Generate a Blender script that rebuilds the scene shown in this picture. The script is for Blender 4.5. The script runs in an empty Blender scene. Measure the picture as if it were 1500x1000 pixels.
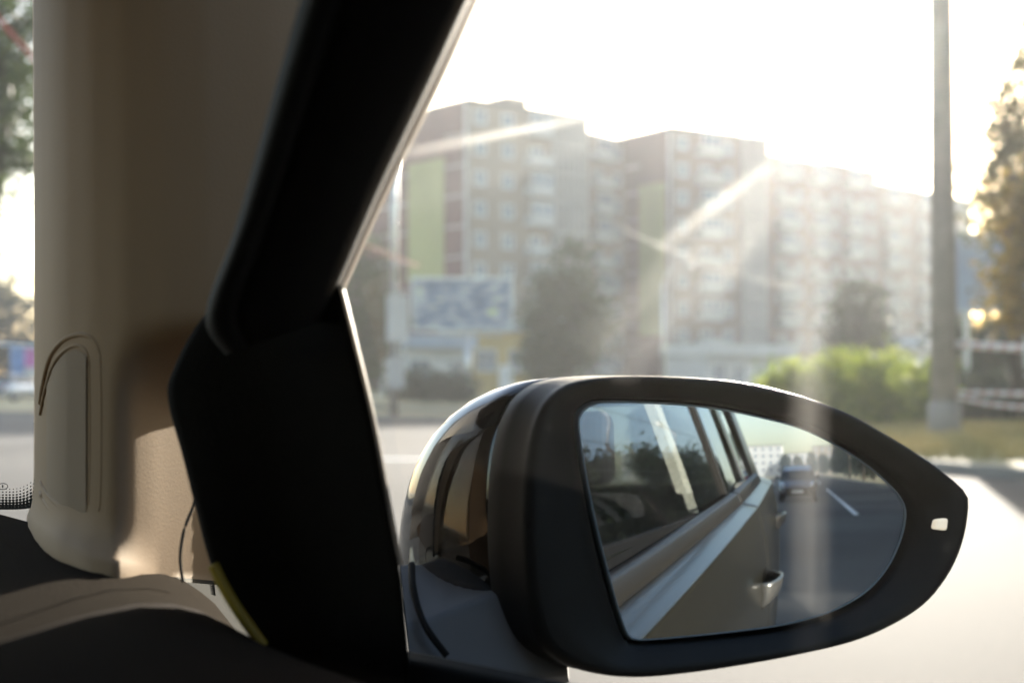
import bpy, bmesh, math, random
import numpy as np
from mathutils import Vector, Matrix
random.seed(7)
S = bpy.context.scene
R_ = math.radians

# ------------------------------------------------------------------ camera, sky, sun, exposure
CAM = np.array([.38, 0., 1.2]); FPX = 2083.33; AZ = R_(46); PIT = R_(1.51)
cam_d = bpy.data.cameras.new('camera'); cam = bpy.data.objects.new('camera', cam_d)
S.collection.objects.link(cam); S.camera = cam
cam.location = CAM; cam.rotation_euler = (R_(90)+PIT, 0, -AZ)
cam_d.lens = 50; cam_d.sensor_width = 36; cam_d.clip_start = .02; cam_d.clip_end = 4000
cam_d.dof.use_dof = True; cam_d.dof.focus_distance = .76; cam_d.dof.aperture_fstop = 8.5
cam_d.dof.aperture_blades = 9

SUN_AZ, SUN_EL = R_(59.5), R_(12.5)
w = bpy.data.worlds.new('World'); S.world = w; w.use_nodes = True
nt = w.node_tree; bg = nt.nodes['Background']
sky = nt.nodes.new('ShaderNodeTexSky'); sky.sky_type = 'NISHITA'; sky.sun_disc = False
sky.sun_elevation = SUN_EL; sky.sun_rotation = SUN_AZ
sky.air_density = 1.0; sky.dust_density = 1.3; sky.ozone_density = 1.0
nt.links.new(sky.outputs[0], bg.inputs[0]); bg.inputs[1].default_value = .11
sd = np.array([math.sin(SUN_AZ)*math.cos(SUN_EL), math.cos(SUN_AZ)*math.cos(SUN_EL), math.sin(SUN_EL)])
sl = bpy.data.lights.new('sun', 'SUN'); sl.energy = 4.6; sl.angle = R_(.53); sl.color = (1, .92, .80)
so = bpy.data.objects.new('sun', sl); S.collection.objects.link(so)
so.rotation_euler = Vector(sd).to_track_quat('Z', 'Y').to_euler(); so.location = (60, 40, 40)
S.view_settings.view_transform = 'Standard'; S.view_settings.look = 'None'
S.view_settings.exposure = 2.15; S.view_settings.gamma = 1; S.view_settings.use_curve_mapping = False
S.render.engine = 'CYCLES'
S.cycles.transparent_max_bounces = 24; S.cycles.max_bounces = 12
S.cycles.caustics_reflective = False; S.cycles.caustics_refractive = False
S.cycles.use_denoising = True

# ------------------------------------------------------------------ measuring helpers
FW = np.array([math.sin(AZ)*math.cos(PIT), math.cos(AZ)*math.cos(PIT), math.sin(PIT)])
RT = np.array([math.cos(AZ), -math.sin(AZ), 0.]); UP = np.cross(RT, FW)
def nz(v): return v/np.linalg.norm(v)
def ray(x, y): return nz(FW + RT*(x-750)/FPX - UP*(y-500)/FPX)
def P(x, y, d):
    r = ray(x, y); return CAM + r*(d/(r@FW))
def GP(x, d):                      # ground point under an image column at an axial distance
    p = P(x, 555, d); return Vector((p[0], p[1], 0))
def GR(x, y):                      # ground point seen at a pixel
    r = ray(x, y); t = -CAM[2]/r[2]; p = CAM+r*t; return Vector((p[0], p[1], 0))
def WX(z): return .75-.35*(z-1.09)  # the leaning plane of the side window
def W(x, y, off=0.):               # image point carried on to that plane, moved inboard by off
    r = ray(x, y); t = ((.75-off-.35*(CAM[2]-1.09))-CAM[0])/(r[0]+.35*r[2]); return CAM+r*t

# ------------------------------------------------------------------ materials
def mat(name):
    m = bpy.data.materials.new(name); m.use_nodes = True
    return m, m.node_tree, m.node_tree.nodes['Principled BSDF']
def N(t, typ, **kw):
    n = t.nodes.new(typ)
    for k, v in kw.items():
        if k.startswith('i_'):
            key = k[2:]; key = int(key) if key.isdigit() else key.replace('_', ' ')
            n.inputs[key].default_value = v
        else: setattr(n, k, v)
    return n
def simple(name, col, rough=.6, metal=0, var=.12, scale=8., bump=0., bscale=200., spec=.5, coat=0., coords='Object', ramp=None, crough=.04):
    m, t, b = mat(name); L = t.links.new
    tc = N(t, 'ShaderNodeTexCoord')
    no = N(t, 'ShaderNodeTexNoise', i_Scale=scale, i_Detail=5.); L(tc.outputs[coords], no.inputs['Vector'])
    r = N(t, 'ShaderNodeValToRGB'); c = np.array(col[:3])
    r.color_ramp.elements[0].position = .3; r.color_ramp.elements[1].position = .7
    r.color_ramp.elements[0].color = (*np.clip(c*(1-var), 0, 1), 1); r.color_ramp.elements[1].color = (*np.clip(c*(1+var), 0, 1), 1)
    if ramp:
        r.color_ramp.elements[0].color = (*ramp[0], 1); r.color_ramp.elements[1].color = (*ramp[1], 1)
    L(no.outputs['Fac'], r.inputs[0]); L(r.outputs[0], b.inputs['Base Color'])
    b.inputs['Roughness'].default_value = rough; b.inputs['Metallic'].default_value = metal
    b.inputs['Specular IOR Level'].default_value = spec; b.inputs['Coat Weight'].default_value = coat
    b.inputs['Coat Roughness'].default_value = crough
    if bump:
        n2 = N(t, 'ShaderNodeTexNoise', i_Scale=bscale, i_Detail=3.); L(tc.outputs[coords], n2.inputs['Vector'])
        bp = N(t, 'ShaderNodeBump', i_Strength=bump, i_Distance=.002); L(n2.outputs['Fac'], bp.inputs['Height']); L(bp.outputs[0], b.inputs['Normal'])
    return m
M = {}
M['trim'] = simple('pillar_trim_plastic', (.37, .24, .14), .75, bump=.10, bscale=900, var=.04, spec=.3)
M['dash'] = simple('dash_plastic', (.019, .0128, .0085), 1., bump=.35, bscale=700, var=.06, spec=.02)
M['blackplastic'] = simple('black_plastic', (.006, .0055, .005), .7, bump=.15, bscale=1500, var=.1, spec=.15)
M['darktrim'] = simple('door_trim', (.0085, .0072, .0058), .85, bump=.3, bscale=900, spec=.05)
M['bezel'] = simple('bezel_plastic', (.006, .006, .0057), .40, bump=.12, bscale=2500, var=.25, scale=60, spec=.22)
M['armplastic'] = simple('arm_plastic', (.13, .13, .135), .6, bump=.1, bscale=2500, var=.06)
M['gloss'] = simple('gloss_black_paint', (.008, .008, .007), .06, var=.1, coat=1.)
M['rubber'] = simple('rubber', (.008, .008, .008), .85, spec=.12)
M['headliner'] = simple('headliner_cloth', (.05, .047, .043), .95, bump=.2)
M['seat'] = simple('seat_cloth', (.007, .007, .008), .95, bump=.3)
M['lip'] = simple('sunlit_lip_tone', (.26, .19, .13), .45, spec=.3)  # beige stands in for the sunlit line along the window edge
M['paint'] = simple('bronze_grey_paint', (.03, .026, .017), .40, metal=.5, var=.05, scale=3, coat=.5, crough=.12)
M['chrome'] = simple('brushed_trim', (.028, .024, .019), .42, metal=.3, var=.06, scale=20)
M['handlepaint'] = simple('handle_paint', (.2, .19, .17), .25, metal=.7, var=.04, coat=.8)
M['chrome2'] = simple('bright_metal', (.6, .6, .6), .12, metal=1., var=.03)
M['yellow'] = simple('yellow_highlight', (.42, .27, .02), .5)
M['beltgrn'] = simple('light_pillar_cover', (.62, .62, .5), .7)

def glass(name, tint, closed=False, dens=0., rough=0.):
    m, t, b = mat(name); L = t.links.new; t.nodes.remove(b)
    out = t.nodes['Material Output']
    g = N(t, 'ShaderNodeNewGeometry'); dp = N(t, 'ShaderNodeVectorMath', operation='DOT_PRODUCT'); L(g.outputs['Incoming'], dp.inputs[0]); L(g.outputs['Normal'], dp.inputs[1])
    def mth(op, a, b=None):
        n = N(t, 'ShaderNodeMath', operation=op)
        for i, v in enumerate((a, b)):
            if v is None: continue
            if isinstance(v, (int, float)): n.inputs[i].default_value = v
            else: L(v, n.inputs[i])
        return n.outputs[0]
    sch = mth('ADD', .05, mth('MULTIPLY', .95, mth('POWER', mth('SUBTRACT', 1., mth('ABSOLUTE', dp.outputs['Value'])), 4.2)))
    if closed: sch = mth('MULTIPLY', mth('MULTIPLY', sch, 1.25), mth('SUBTRACT', 1., g.outputs['Backfacing'])); sch = mth('MINIMUM', sch, 1.)
    tr = N(t, 'ShaderNodeBsdfTransparent', i_Color=(*tint, 1))
    gl = N(t, 'ShaderNodeBsdfGlossy', i_Roughness=rough); mx = N(t, 'ShaderNodeMixShader')
    L(sch, mx.inputs[0]); L(tr.outputs[0], mx.inputs[1]); L(gl.outputs[0], mx.inputs[2]); L(mx.outputs[0], out.inputs['Surface'])
    if dens:
        vs = N(t, 'ShaderNodeVolumeScatter', i_Color=(1., .97, .92, 1), i_Density=dens, i_Anisotropy=.92); L(vs.outputs[0], out.inputs['Volume'])
    return m
M['dirtyglass'] = glass('dusty_window_glass', (.97, .97, .965), True, dens=.36)
M['paneglass'] = glass('rear_side_glass', (.88, .92, .87), True)
M['glass'] = glass('tinted_window_glass', (.78, .84, .76))
M['addedtint'] = glass('light_cutting_glass', (.12, .13, .125))  # dark tint added to keep light from the left out of the cabin
M['quarterglass'] = glass('quarter_glass', (.62, .60, .54))
M['clearglass'] = glass('windscreen_glass', (.95, .96, .95))
M['darkglass'] = glass('dark_window_glass', (.35, .38, .36))
m, t, b = mat('mirror_glass'); b.inputs['Metallic'].default_value = 1; b.inputs['Roughness'].default_value = .012
no = N(t, 'ShaderNodeTexNoise', i_Scale=6.); cr = N(t, 'ShaderNodeValToRGB')
cr.color_ramp.elements[0].color = (.52, .57, .62, 1); cr.color_ramp.elements[1].color = (.55, .59, .635, 1)
t.links.new(no.outputs['Fac'], cr.inputs[0]); t.links.new(cr.outputs[0], b.inputs['Base Color']); M['mirror'] = m
M['glassedge'] = simple('ground_glass_edge', (.22, .27, .30), .3, spec=.8)
m, t, b = mat('warning_lamp_lens'); b.inputs['Base Color'].default_value = (.7, .66, .55, 1)
b.inputs['Emission Color'].default_value = (1, .88, .68, 1); b.inputs['Emission Strength'].default_value = .17
wv = N(t, 'ShaderNodeTexWave', i_Scale=400.); t.links.new(wv.outputs['Fac'], b.inputs['Roughness']); M['lens'] = m

# outdoors
def asphalt():
    m, t, b = mat('worn_asphalt'); L = t.links.new; tc = N(t, 'ShaderNodeTexCoord')
    a = N(t, 'ShaderNodeTexNoise', i_Scale=.12, i_Detail=6.); c = N(t, 'ShaderNodeTexNoise', i_Scale=30., i_Detail=4.)
    L(tc.outputs['Object'], a.inputs['Vector']); L(tc.outputs['Object'], c.inputs['Vector'])
    r = N(t, 'ShaderNodeValToRGB'); r.color_ramp.elements[0].position = .32; r.color_ramp.elements[1].position = .68
    r.color_ramp.elements[0].color = (.046, .045, .044, 1); r.color_ramp.elements[1].color = (.105, .10, .092, 1); L(a.outputs['Fac'], r.inputs[0])
    mx = N(t, 'ShaderNodeMix', data_type='RGBA', blend_type='MULTIPLY'); mx.inputs[0].default_value = .5
    r2 = N(t, 'ShaderNodeValToRGB'); r2.color_ramp.elements[0].color = (.45, .45, .45, 1); r2.color_ramp.elements[1].color = (1.3, 1.3, 1.3, 1)
    L(c.outputs['Fac'], r2.inputs[0]); L(r.outputs[0], mx.inputs[6]); L(r2.outputs[0], mx.inputs[7]); L(mx.outputs[2], b.inputs['Base Color'])
    b.inputs['Roughness'].default_value = .88; b.inputs['Specular IOR Level'].default_value = .14
    bp = N(t, 'ShaderNodeBump', i_Strength=.5, i_Distance=.01); L(c.outputs['Fac'], bp.inputs['Height']); L(bp.outputs[0], b.inputs['Normal'])
    return m
M['asphalt'] = asphalt()
M['soil'] = simple('dry_grass_ground', None or (.2, .17, .1), .95, scale=.5, ramp=((.22, .19, .08), (.46, .37, .21)))
M['grass'] = simple('grass_blades', (.12, .14, .04), .8, scale=.6, ramp=((.22, .19, .05), (.52, .40, .17)))
M['kerb'] = simple('concrete_kerb', (.2, .19, .17), .9, scale=3)
M['paintline'] = simple('road_paint', (.72, .72, .7), .6, scale=6, var=.12)
M['concrete'] = simple('grey_concrete', (.33, .32, .30), .9, scale=1.2)
M['polewood'] = simple('weathered_pole', (.25, .235, .21), .9, scale=2., var=.2)
M['steel'] = simple('galvanised_steel', (.45, .47, .48), .35, metal=.8)
M['beige'] = simple('beige_render', (.25, .205, .155), .9, scale=.25, var=.16)
M['pinkrender'] = simple('pink_brown_render', (.19, .15, .125), .9, scale=.25, var=.16)
M['maroon'] = simple('maroon_render', (.11, .045, .04), .9, scale=.3, var=.2)
M['white'] = simple('white_render', (.5, .5, .48), .85, scale=.4, var=.1)
M['lightgrey'] = simple('light_grey_panel', (.42, .42, .41), .85, scale=.4, var=.1)
M['lime'] = simple('faded_lime_panel', (.30, .31, .12), .85, scale=.2, var=.12)
M['roof'] = simple('bitumen_roof', (.06, .055, .05), .9)
M['pane'] = simple('house_pane', (.10, .14, .18), .08, spec=.8, scale=.8, var=.5)
M['wframe'] = simple('window_frame', (.7, .7, .68), .6)
M['ochre'] = simple('ochre_render', (.46, .34, .14), .9, scale=.5)
M['bluegrey'] = simple('blue_grey_sheet', (.30, .36, .44), .6, scale=.6)
M['bark'] = simple('bark', (.07, .055, .04), .95, scale=3, var=.3, bump=.5, bscale=20)
M['copper'] = simple('wire', (.05, .045, .04), .5)
M['redcable'] = simple('red_cable', (.28, .06, .04), .9)
def tape():
    m, t, b = mat('barrier_tape'); L = t.links.new; tc = N(t, 'ShaderNodeTexCoord')
    wv = N(t, 'ShaderNodeTexWave', i_Scale=1.2, wave_type='BANDS', bands_direction='DIAGONAL'); L(tc.outputs['Object'], wv.inputs['Vector'])
    r = N(t, 'ShaderNodeValToRGB'); r.color_ramp.interpolation = 'CONSTANT'; r.color_ramp.elements[1].position = .5
    r.color_ramp.elements[0].color = (.75, .72, .7, 1); r.color_ramp.elements[1].color = (.62, .42, .38, 1); L(wv.outputs['Fac'], r.inputs[0])
    L(r.outputs[0], b.inputs['Base Color']); b.inputs['Roughness'].default_value = .2; return m
M['tape'] = tape()
def poster():
    m, t, b = mat('billboard_print'); L = t.links.new; tc = N(t, 'ShaderNodeTexCoord')
    mp = N(t, 'ShaderNodeMapping'); mp.inputs['Scale'].default_value = (1.2, 1.2, 2.6); L(tc.outputs['Object'], mp.inputs[0])
    no = N(t, 'ShaderNodeTexNoise', i_Scale=.9, i_Detail=3.); L(mp.outputs[0], no.inputs['Vector'])
    r = N(t, 'ShaderNodeValToRGB'); e = r.color_ramp.elements; e[0].position = .36; e[0].color = (.05, .09, .16, 1); e[1].position = .62; e[1].color = (.42, .44, .46, 1)
    k = e.new(.5); k.color = (.15, .20, .27, 1); k = e.new(.7); k.color = (.45, .5, .12, 1)
    L(no.outputs['Fac'], r.inputs[0]); L(r.outputs[0], b.inputs['Base Color']); b.inputs['Roughness'].default_value = .6; return m
M['poster'] = poster()
def leaf(name, c0, c1, tr=.35):
    m, t, b = mat(name); L = t.links.new; out = t.nodes['Material Output']; g = N(t, 'ShaderNodeNewGeometry')
    r = N(t, 'ShaderNodeValToRGB'); r.color_ramp.elements[0].color = (*c0, 1); r.color_ramp.elements[1].color = (*c1, 1)
    L(g.outputs['Random Per Island'], r.inputs[0]); L(r.outputs[0], b.inputs['Base Color']); b.inputs['Roughness'].default_value = .55
    tl = N(t, 'ShaderNodeBsdfTranslucent'); L(r.outputs[0], tl.inputs[0]); mx = N(t, 'ShaderNodeMixShader'); mx.inputs[0].default_value = tr
    L(b.outputs[0], mx.inputs[1]); L(tl.outputs[0], mx.inputs[2]); L(mx.outputs[0], out.inputs['Surface']); return m
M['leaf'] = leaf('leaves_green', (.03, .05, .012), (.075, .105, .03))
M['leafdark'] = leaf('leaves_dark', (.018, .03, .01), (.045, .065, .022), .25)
M['leafyellow'] = leaf('leaves_autumn', (.09, .085, .015), (.30, .20, .04), .45)
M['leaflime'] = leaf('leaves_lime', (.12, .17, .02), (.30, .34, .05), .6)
M['needle'] = leaf('needles', (.05, .06, .025), (.13, .12, .05), .5)

def dotfrit():
    m, t, b = mat('frit_dots'); L = t.links.new; out = t.nodes['Material Output']
    uv = N(t, 'ShaderNodeTexCoord'); sp = N(t, 'ShaderNodeSeparateXYZ'); L(uv.outputs['UV'], sp.inputs[0])
    def mth(op, a, bb=None, c=None):
        n = N(t, 'ShaderNodeMath', operation=op)
        for i, v in enumerate((a, bb, c)):
            if v is None: continue
            if isinstance(v, (int, float)): n.inputs[i].default_value = v
            else: L(v, n.inputs[i])
        return n.outputs[0]
    fx = mth('SUBTRACT', mth('FRACT', sp.outputs[0]), .5); fy = mth('SUBTRACT', mth('FRACT', sp.outputs[1]), .5)
    d = mth('SQRT', mth('ADD', mth('MULTIPLY', fx, fx), mth('MULTIPLY', fy, fy)))
    rad = mth('SUBTRACT', .72, mth('MULTIPLY', sp.outputs[1], .075))
    k = mth('LESS_THAN', d, rad)
    b.inputs['Base Color'].default_value = (.008, .007, .006, 1)
    tr = N(t, 'ShaderNodeBsdfTransparent'); mx = N(t, 'ShaderNodeMixShader'); L(k, mx.inputs[0]); L(tr.outputs[0], mx.inputs[1]); L(b.outputs[0], mx.inputs[2]); L(mx.outputs[0], out.inputs['Surface'])
    return m
M['frit'] = dotfrit()
def ribbed():
    m, t, b = mat('ribbed_plastic'); L = t.links.new; uv = N(t, 'ShaderNodeTexCoord')
    b.inputs['Base Color'].default_value = (.36, .245, .155, 1); b.inputs['Roughness'].default_value = .75
    wv = N(t, 'ShaderNodeTexWave', i_Scale=9., wave_type='BANDS', bands_direction='X'); L(uv.outputs['UV'], wv.inputs['Vector'])
    bp = N(t, 'ShaderNodeBump', i_Strength=.55, i_Distance=.001); L(wv.outputs['Fac'], bp.inputs['Height']); L(bp.outputs[0], b.inputs['Normal']); return m
M['ribbed'] = ribbed()

# ------------------------------------------------------------------ object helpers
COL = S.collection
def tag(o, label=None, cat=None, group=None, kind=None):
    if label: o['label'] = label
    if cat: o['category'] = cat
    if group: o['group'] = group
    if kind: o['kind'] = kind
    return o
def mesh(name, vs, fs, m, parent=None, smooth=False, bevel=0., uvs=None):
    me = bpy.data.meshes.new(name); me.from_pydata([tuple(map(float, v)) for v in vs], [], fs); me.update()
    if m is not None: me.materials.append(M[m] if isinstance(m, str) else m)
    if smooth: me.shade_smooth()
    if uvs is not None:
        ul = me.uv_layers.new(name='UVMap')
        for lp in me.loops: ul.data[lp.index].uv = uvs[lp.vertex_index]
    o = bpy.data.objects.new(name, me); COL.objects.link(o)
    if parent: o.parent = parent
    if bevel:
        b = o.modifiers.new('bevel', 'BEVEL'); b.width = bevel; b.segments = 3; b.limit_method = 'ANGLE'; b.angle_limit = R_(35); b.harden_normals = False
    return o
def empty(name, loc=(0, 0, 0), rz=0, parent=None):
    o = bpy.data.objects.new(name, None); COL.objects.link(o); o.location = loc; o.rotation_euler = (0, 0, rz); o.empty_display_size = .2
    if parent: o.parent = parent
    return o
def gridfaces(nr, nc, closed=False, flip=False):
    fs = []
    for i in range(nr-1):
        for j in range(nc if closed else nc-1):
            k = (j+1) % nc; f = (i*nc+j, i*nc+k, (i+1)*nc+k, (i+1)*nc+j); fs.append(f[::-1] if flip else f)
    return fs
def grid(name, rows, m, parent=None, smooth=True, closed=False, flip=False, thick=0., uvs=None):
    nr, nc = len(rows), len(rows[0]); vs = [p for r in rows for p in r]
    o = mesh(name, vs, gridfaces(nr, nc, closed, flip), m, parent, smooth, uvs=uvs)
    if thick:
        s = o.modifiers.new('solid', 'SOLIDIFY'); s.thickness = thick; s.offset = -1
    return o
class MB:
    def __init__(s): s.v = []; s.f = []
    def box(s, x0, x1, y0, y1, z0, z1):
        b = len(s.v); s.v += [(x, y, z) for z in (z0, z1) for x, y in ((x0, y0), (x1, y0), (x1, y1), (x0, y1))]
        s.f += [tuple(b+i for i in q) for q in ((3, 2, 1, 0), (4, 5, 6, 7), (0, 1, 5, 4), (1, 2, 6, 5), (2, 3, 7, 6), (3, 0, 4, 7))]; return s
    def obox(s, o, u, n, a0, a1, b0, b1, z0, z1):      # box along a facade: u sideways, n outward
        b = len(s.v)
        for z in (z0, z1):
            for a, c in ((a0, b0), (a1, b0), (a1, b1), (a0, b1)): s.v.append((o.x+u.x*a+n.x*c, o.y+u.y*a+n.y*c, z))
        s.f += [tuple(b+i for i in q) for q in ((3, 2, 1, 0), (4, 5, 6, 7), (0, 1, 5, 4), (1, 2, 6, 5), (2, 3, 7, 6), (3, 0, 4, 7))]; return s
    def tube(s, pts, rs, n=8, cap=True):
        pts = [Vector(p) for p in pts]
        if not hasattr(rs, '__len__'): rs = [rs]*len(pts)
        b = len(s.v); up = Vector((0, 0, 1))
        for i, p in enumerate(pts):
            d = (pts[min(i+1, len(pts)-1)]-pts[max(i-1, 0)]).normalized()
            a = d.cross(up if abs(d.z) < .95 else Vector((1, 0, 0))).normalized(); c = a.cross(d)
            for k in range(n):
                th = 2*math.pi*k/n; s.v.append(tuple(p+(a*math.cos(th)+c*math.sin(th))*rs[i]))
        for i in range(len(pts)-1):
            for k in range(n): s.f.append((b+i*n+k, b+i*n+(k+1) % n, b+(i+1)*n+(k+1) % n, b+(i+1)*n+k))
        if cap: s.f.append(tuple(b+k for k in range(n))[::-1]); s.f.append(tuple(b+(len(pts)-1)*n+k for k in range(n)))
        return s
    def cyl(s, c, axis, r, h, n=20):
        c = Vector(c); ax = Vector(axis).normalized(); return s.tube([c-ax*h/2, c+ax*h/2], r, n)
    def build(s, name, m, parent=None, smooth=False, bevel=0.): return mesh(name, s.v, s.f, m, parent, smooth, bevel)
def prism(name, pts, depth_vec, m, parent=None, bevel=0., smooth=False):
    n = len(pts); d = np.array(depth_vec); vs = [np.array(p) for p in pts]+[np.array(p)+d for p in pts]
    fs = [tuple(range(n))[::-1], tuple(range(n, 2*n))]+[(i, (i+1) % n, n+(i+1) % n, n+i) for i in range(n)]
    o = mesh(name, vs, fs, m, parent, smooth, bevel)
    bm = bmesh.new(); bm.from_mesh(o.data); bmesh.ops.recalc_face_normals(bm, faces=bm.faces); bm.to_mesh(o.data); bm.free(); return o
def copy_tree(o, parent=None):
    c = o.copy(); COL.objects.link(c); c.parent = parent
    for ch in list(o.children): copy_tree(ch, c)
    return c
def catmull(pts, n, closed=False):
    pts = [np.array(p, float) for p in pts]; out = []; L = len(pts)
    segs = L if closed else L-1
    for i in range(segs):
        g = (lambda k: pts[k % L]) if closed else (lambda k: pts[min(max(k, 0), L-1)])
        p0, p1, p2, p3 = g(i-1), g(i), g(i+1), g(i+2)
        for j in range(n):
            t = j/n; out.append(.5*((2*p1)+(-p0+p2)*t+(2*p0-5*p1+4*p2-p3)*t*t+(-p0+3*p1-3*p2+p3)*t**3))
    if not closed: out.append(pts[-1])
    return out

# ------------------------------------------------------------------ the ground
def sheet(name, pts, z, m, label=None):
    o = mesh(name, [(p[0], p[1], z) for p in pts], [tuple(range(len(pts)))], m)
    if o.data.polygons[0].normal.z < 0: o.data.flip_normals()
    tag(o, kind='structure'); return o
sheet('ground', [(math.cos(a)*1500, math.sin(a)*1500) for a in np.linspace(0, 2*math.pi, 64, endpoint=False)], -.012, 'soil')
# the carriageway: our street runs along Y and opens into a wide junction ahead on the right
sheet('road', [(-9, -420), (7, -420), (7, -14), (9, -6), (14, 0), (24, 6.5), (60, -22), (75, -4), (33, 32), (22, 60), (10, 78), (-4, 95), (-4, 420), (-26, 420), (-26, 60), (-9, 30)], 0, 'asphalt')
def verge(name, pts, h=.13):
    n = len(pts)
    o = mesh(name, [(p[0], p[1], h) for p in pts], [tuple(range(n))], 'soil'); 
    if o.data.polygons[0].normal.z < 0: o.data.flip_normals()
    return tag(o, kind='structure')
def kerb(pts, name='kerb'):
    k = empty(name); k['kind'] = 'structure'
    for a, b in zip(pts[:-1], pts[1:]):
        a, b = Vector((*a, 0)), Vector((*b, 0)); L = (b-a).length; u = (b-a).normalized(); n = Vector((-u.y, u.x, 0)); m_ = max(1, int(L/2.0))
        m_ = min(m_, 16)
        for i in range(m_):
            mb = MB(); mb.obox(a, u, n, L*i/m_+.006, L*(i+1)/m_-.006, -.16, 0, -.01, .14+random.uniform(-.006, .006)); mb.build('kerb_stone', 'kerb', k)
    return k
V1 = [tuple(GR(1620, 716).xy), tuple(GR(1500, 703).xy), tuple(GR(1400, 694).xy), tuple(GR(1290, 684).xy), tuple(GR(1150, 668).xy), tuple(GR(1000, 648).xy), tuple(GR(850, 624).xy), tuple(GR(700, 604).xy), tuple(GR(560, 599).xy), tuple(GR(420, 597).xy)]
far = [tuple(GP(420, 120).xy), tuple(GP(1000, 120).xy), tuple(GP(1700, 120).xy)]
verge('grass_verge', V1+far)
kerb(V1)
# pavement strip edge on our side (seen in the mirror)
verge('roadside_verge', [(7.2, -14), (7.2, -420), (60, -420), (60, -24), (24, 2), (14, -3), (9.5, -8)])
kerb([(7.1, -120), (7.1, -14), (9.3, -7.5), (14, -2.5)][::-1])
def marking(name, x0, x1, y0, y1): sheet(name, [(x0, y0), (x1, y0), (x1, y1), (x0, y1)], .004, 'paintline')
marking('lane_marking', 2.34, 2.50, -52, -20)
for y in (-76, -100, -124): marking('lane_marking', 2.34, 2.50, y-9, y)
for y in (-14, -26, -52, -76): marking('lane_marking', -3.2, -3.05, y-9, y)
# stop line and crossing line in the junction
def obl(name, p, q, wd):
    p, q = Vector((*p, 0)), Vector((*q, 0)); u = (q-p).normalized(); n = Vector((-u.y, u.x, 0))*wd/2
    sheet(name, [(p+n).xy, (q+n).xy, (q-n).xy, (p-n).xy], .004, 'paintline')
obl('stop_line', GR(480, 671).xy, GR(780, 675).xy, .35)
# ------------------------------------------------------------------ grass on the verge
def grass():
    mb = MB(); rng = random.Random(3)
    for i in range(5200):
        px = rng.uniform(980, 1560); d = rng.uniform(18.8, 34); p = GP(px, d)
        g = GR(px, 690 if px > 1290 else 660)
        # keep inside the verge: compare with the kerb line
        kx = np.interp(px, [1000, 1150, 1290, 1400, 1500, 1620], [648, 668, 684, 694, 703, 716]); dk = 1.2*FPX/(kx-555)
        if d < dk+.3: continue
        for k in range(3):
            a = rng.uniform(0, 6.28); h = rng.uniform(.06, .2); wd = .018; q = p+Vector((rng.gauss(0, .06), rng.gauss(0, .06), .13)); dx, dy = math.cos(a)*wd, math.sin(a)*wd
            b = len(mb.v); mb.v += [(q.x-dx, q.y-dy, q.z), (q.x+dx, q.y+dy, q.z), (q.x+rng.gauss(0, .05), q.y+rng.gauss(0, .05), q.z+h)]; mb.f.append((b, b+1, b+2))
    o = mb.build('verge_grass', 'grass'); tag(o, 'dry yellow green grass on the verge beyond the kerb', 'grass', kind='stuff')
grass()

# ------------------------------------------------------------------ trees
def crown_mesh(seed, clumps, leaves, ls, blobs, droop=0.):
    rng = random.Random(seed); v = []; f = []
    tot = sum(b[3]*b[4]*b[5] for b in blobs); ctr = []
    for (cx, cy, cz, rx, ry, rz) in blobs:
        for i in range(int(clumps*rx*ry*rz/tot)):
            while True:
                x, y, z = (rng.uniform(-1, 1) for _ in range(3)); r2 = x*x+y*y+z*z
                if .1 < r2 < 1: break
            k = rng.uniform(.85, 1.08) if r2 > .5 else 1
            ctr.append((cx+x*rx*k, cy+y*ry*k, cz+z*rz*k))
    for (cx, cy, cz) in ctr:
        cr = rng.uniform(1.6, 3.2)*ls*2
        for j in range(leaves):
            p = Vector((cx+rng.gauss(0, cr*.5), cy+rng.gauss(0, cr*.5), cz+rng.gauss(0, cr*(.35+droop)) - droop*cr))
            a = Vector((rng.gauss(0, 1), rng.gauss(0, 1), rng.gauss(0, .6)-droop*2)).normalized(); c = a.cross(Vector((rng.gauss(0, 1), rng.gauss(0, 1), rng.gauss(0, 1)))).normalized()
            s = ls*rng.uniform(.6, 1.3); b = len(v)
            v += [tuple(p-a*s), tuple(p+c*s*.55), tuple(p+a*s), tuple(p-c*s*.55)]; f.append((b, b+1, b+2, b+3))
    return v, f, ctr
def make_tree(name, loc, h, blobs, leafm, seed, clumps=260, leaves=16, ls=.12, trunk=.16, label='', cat='tree', group=None, droop=0., th=None):
    t = empty(name, loc); tag(t, label, cat, group)
    v, f, ctr = crown_mesh(seed, clumps, leaves, ls, blobs, droop); mesh('crown', v, f, leafm, t)
    rng = random.Random(seed+1); mb = MB(); th = th or h*.8
    pts = [(0, 0, -.05)]+[(rng.gauss(0, .02)*h*k, rng.gauss(0, .02)*h*k, th*k) for k in (.25, .5, .75, 1)]
    mb.tube(pts, [trunk*1.25, trunk, trunk*.8, trunk*.55, trunk*.2], 9)
    for c in rng.sample(ctr, min(14, len(ctr))):
        k = rng.uniform(.35, .85); s0 = Vector((pts[2][0]*k*1.2, pts[2][1]*k*1.2, th*k*.9)); e = Vector(c)
        mb.tube([s0, s0.lerp(e, .5)+Vector((0, 0, .1*h*.3)), e], [trunk*.4, trunk*.25, trunk*.06], 6)
    mb.build('trunk', 'bark', t, smooth=True)
    return t
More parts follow.
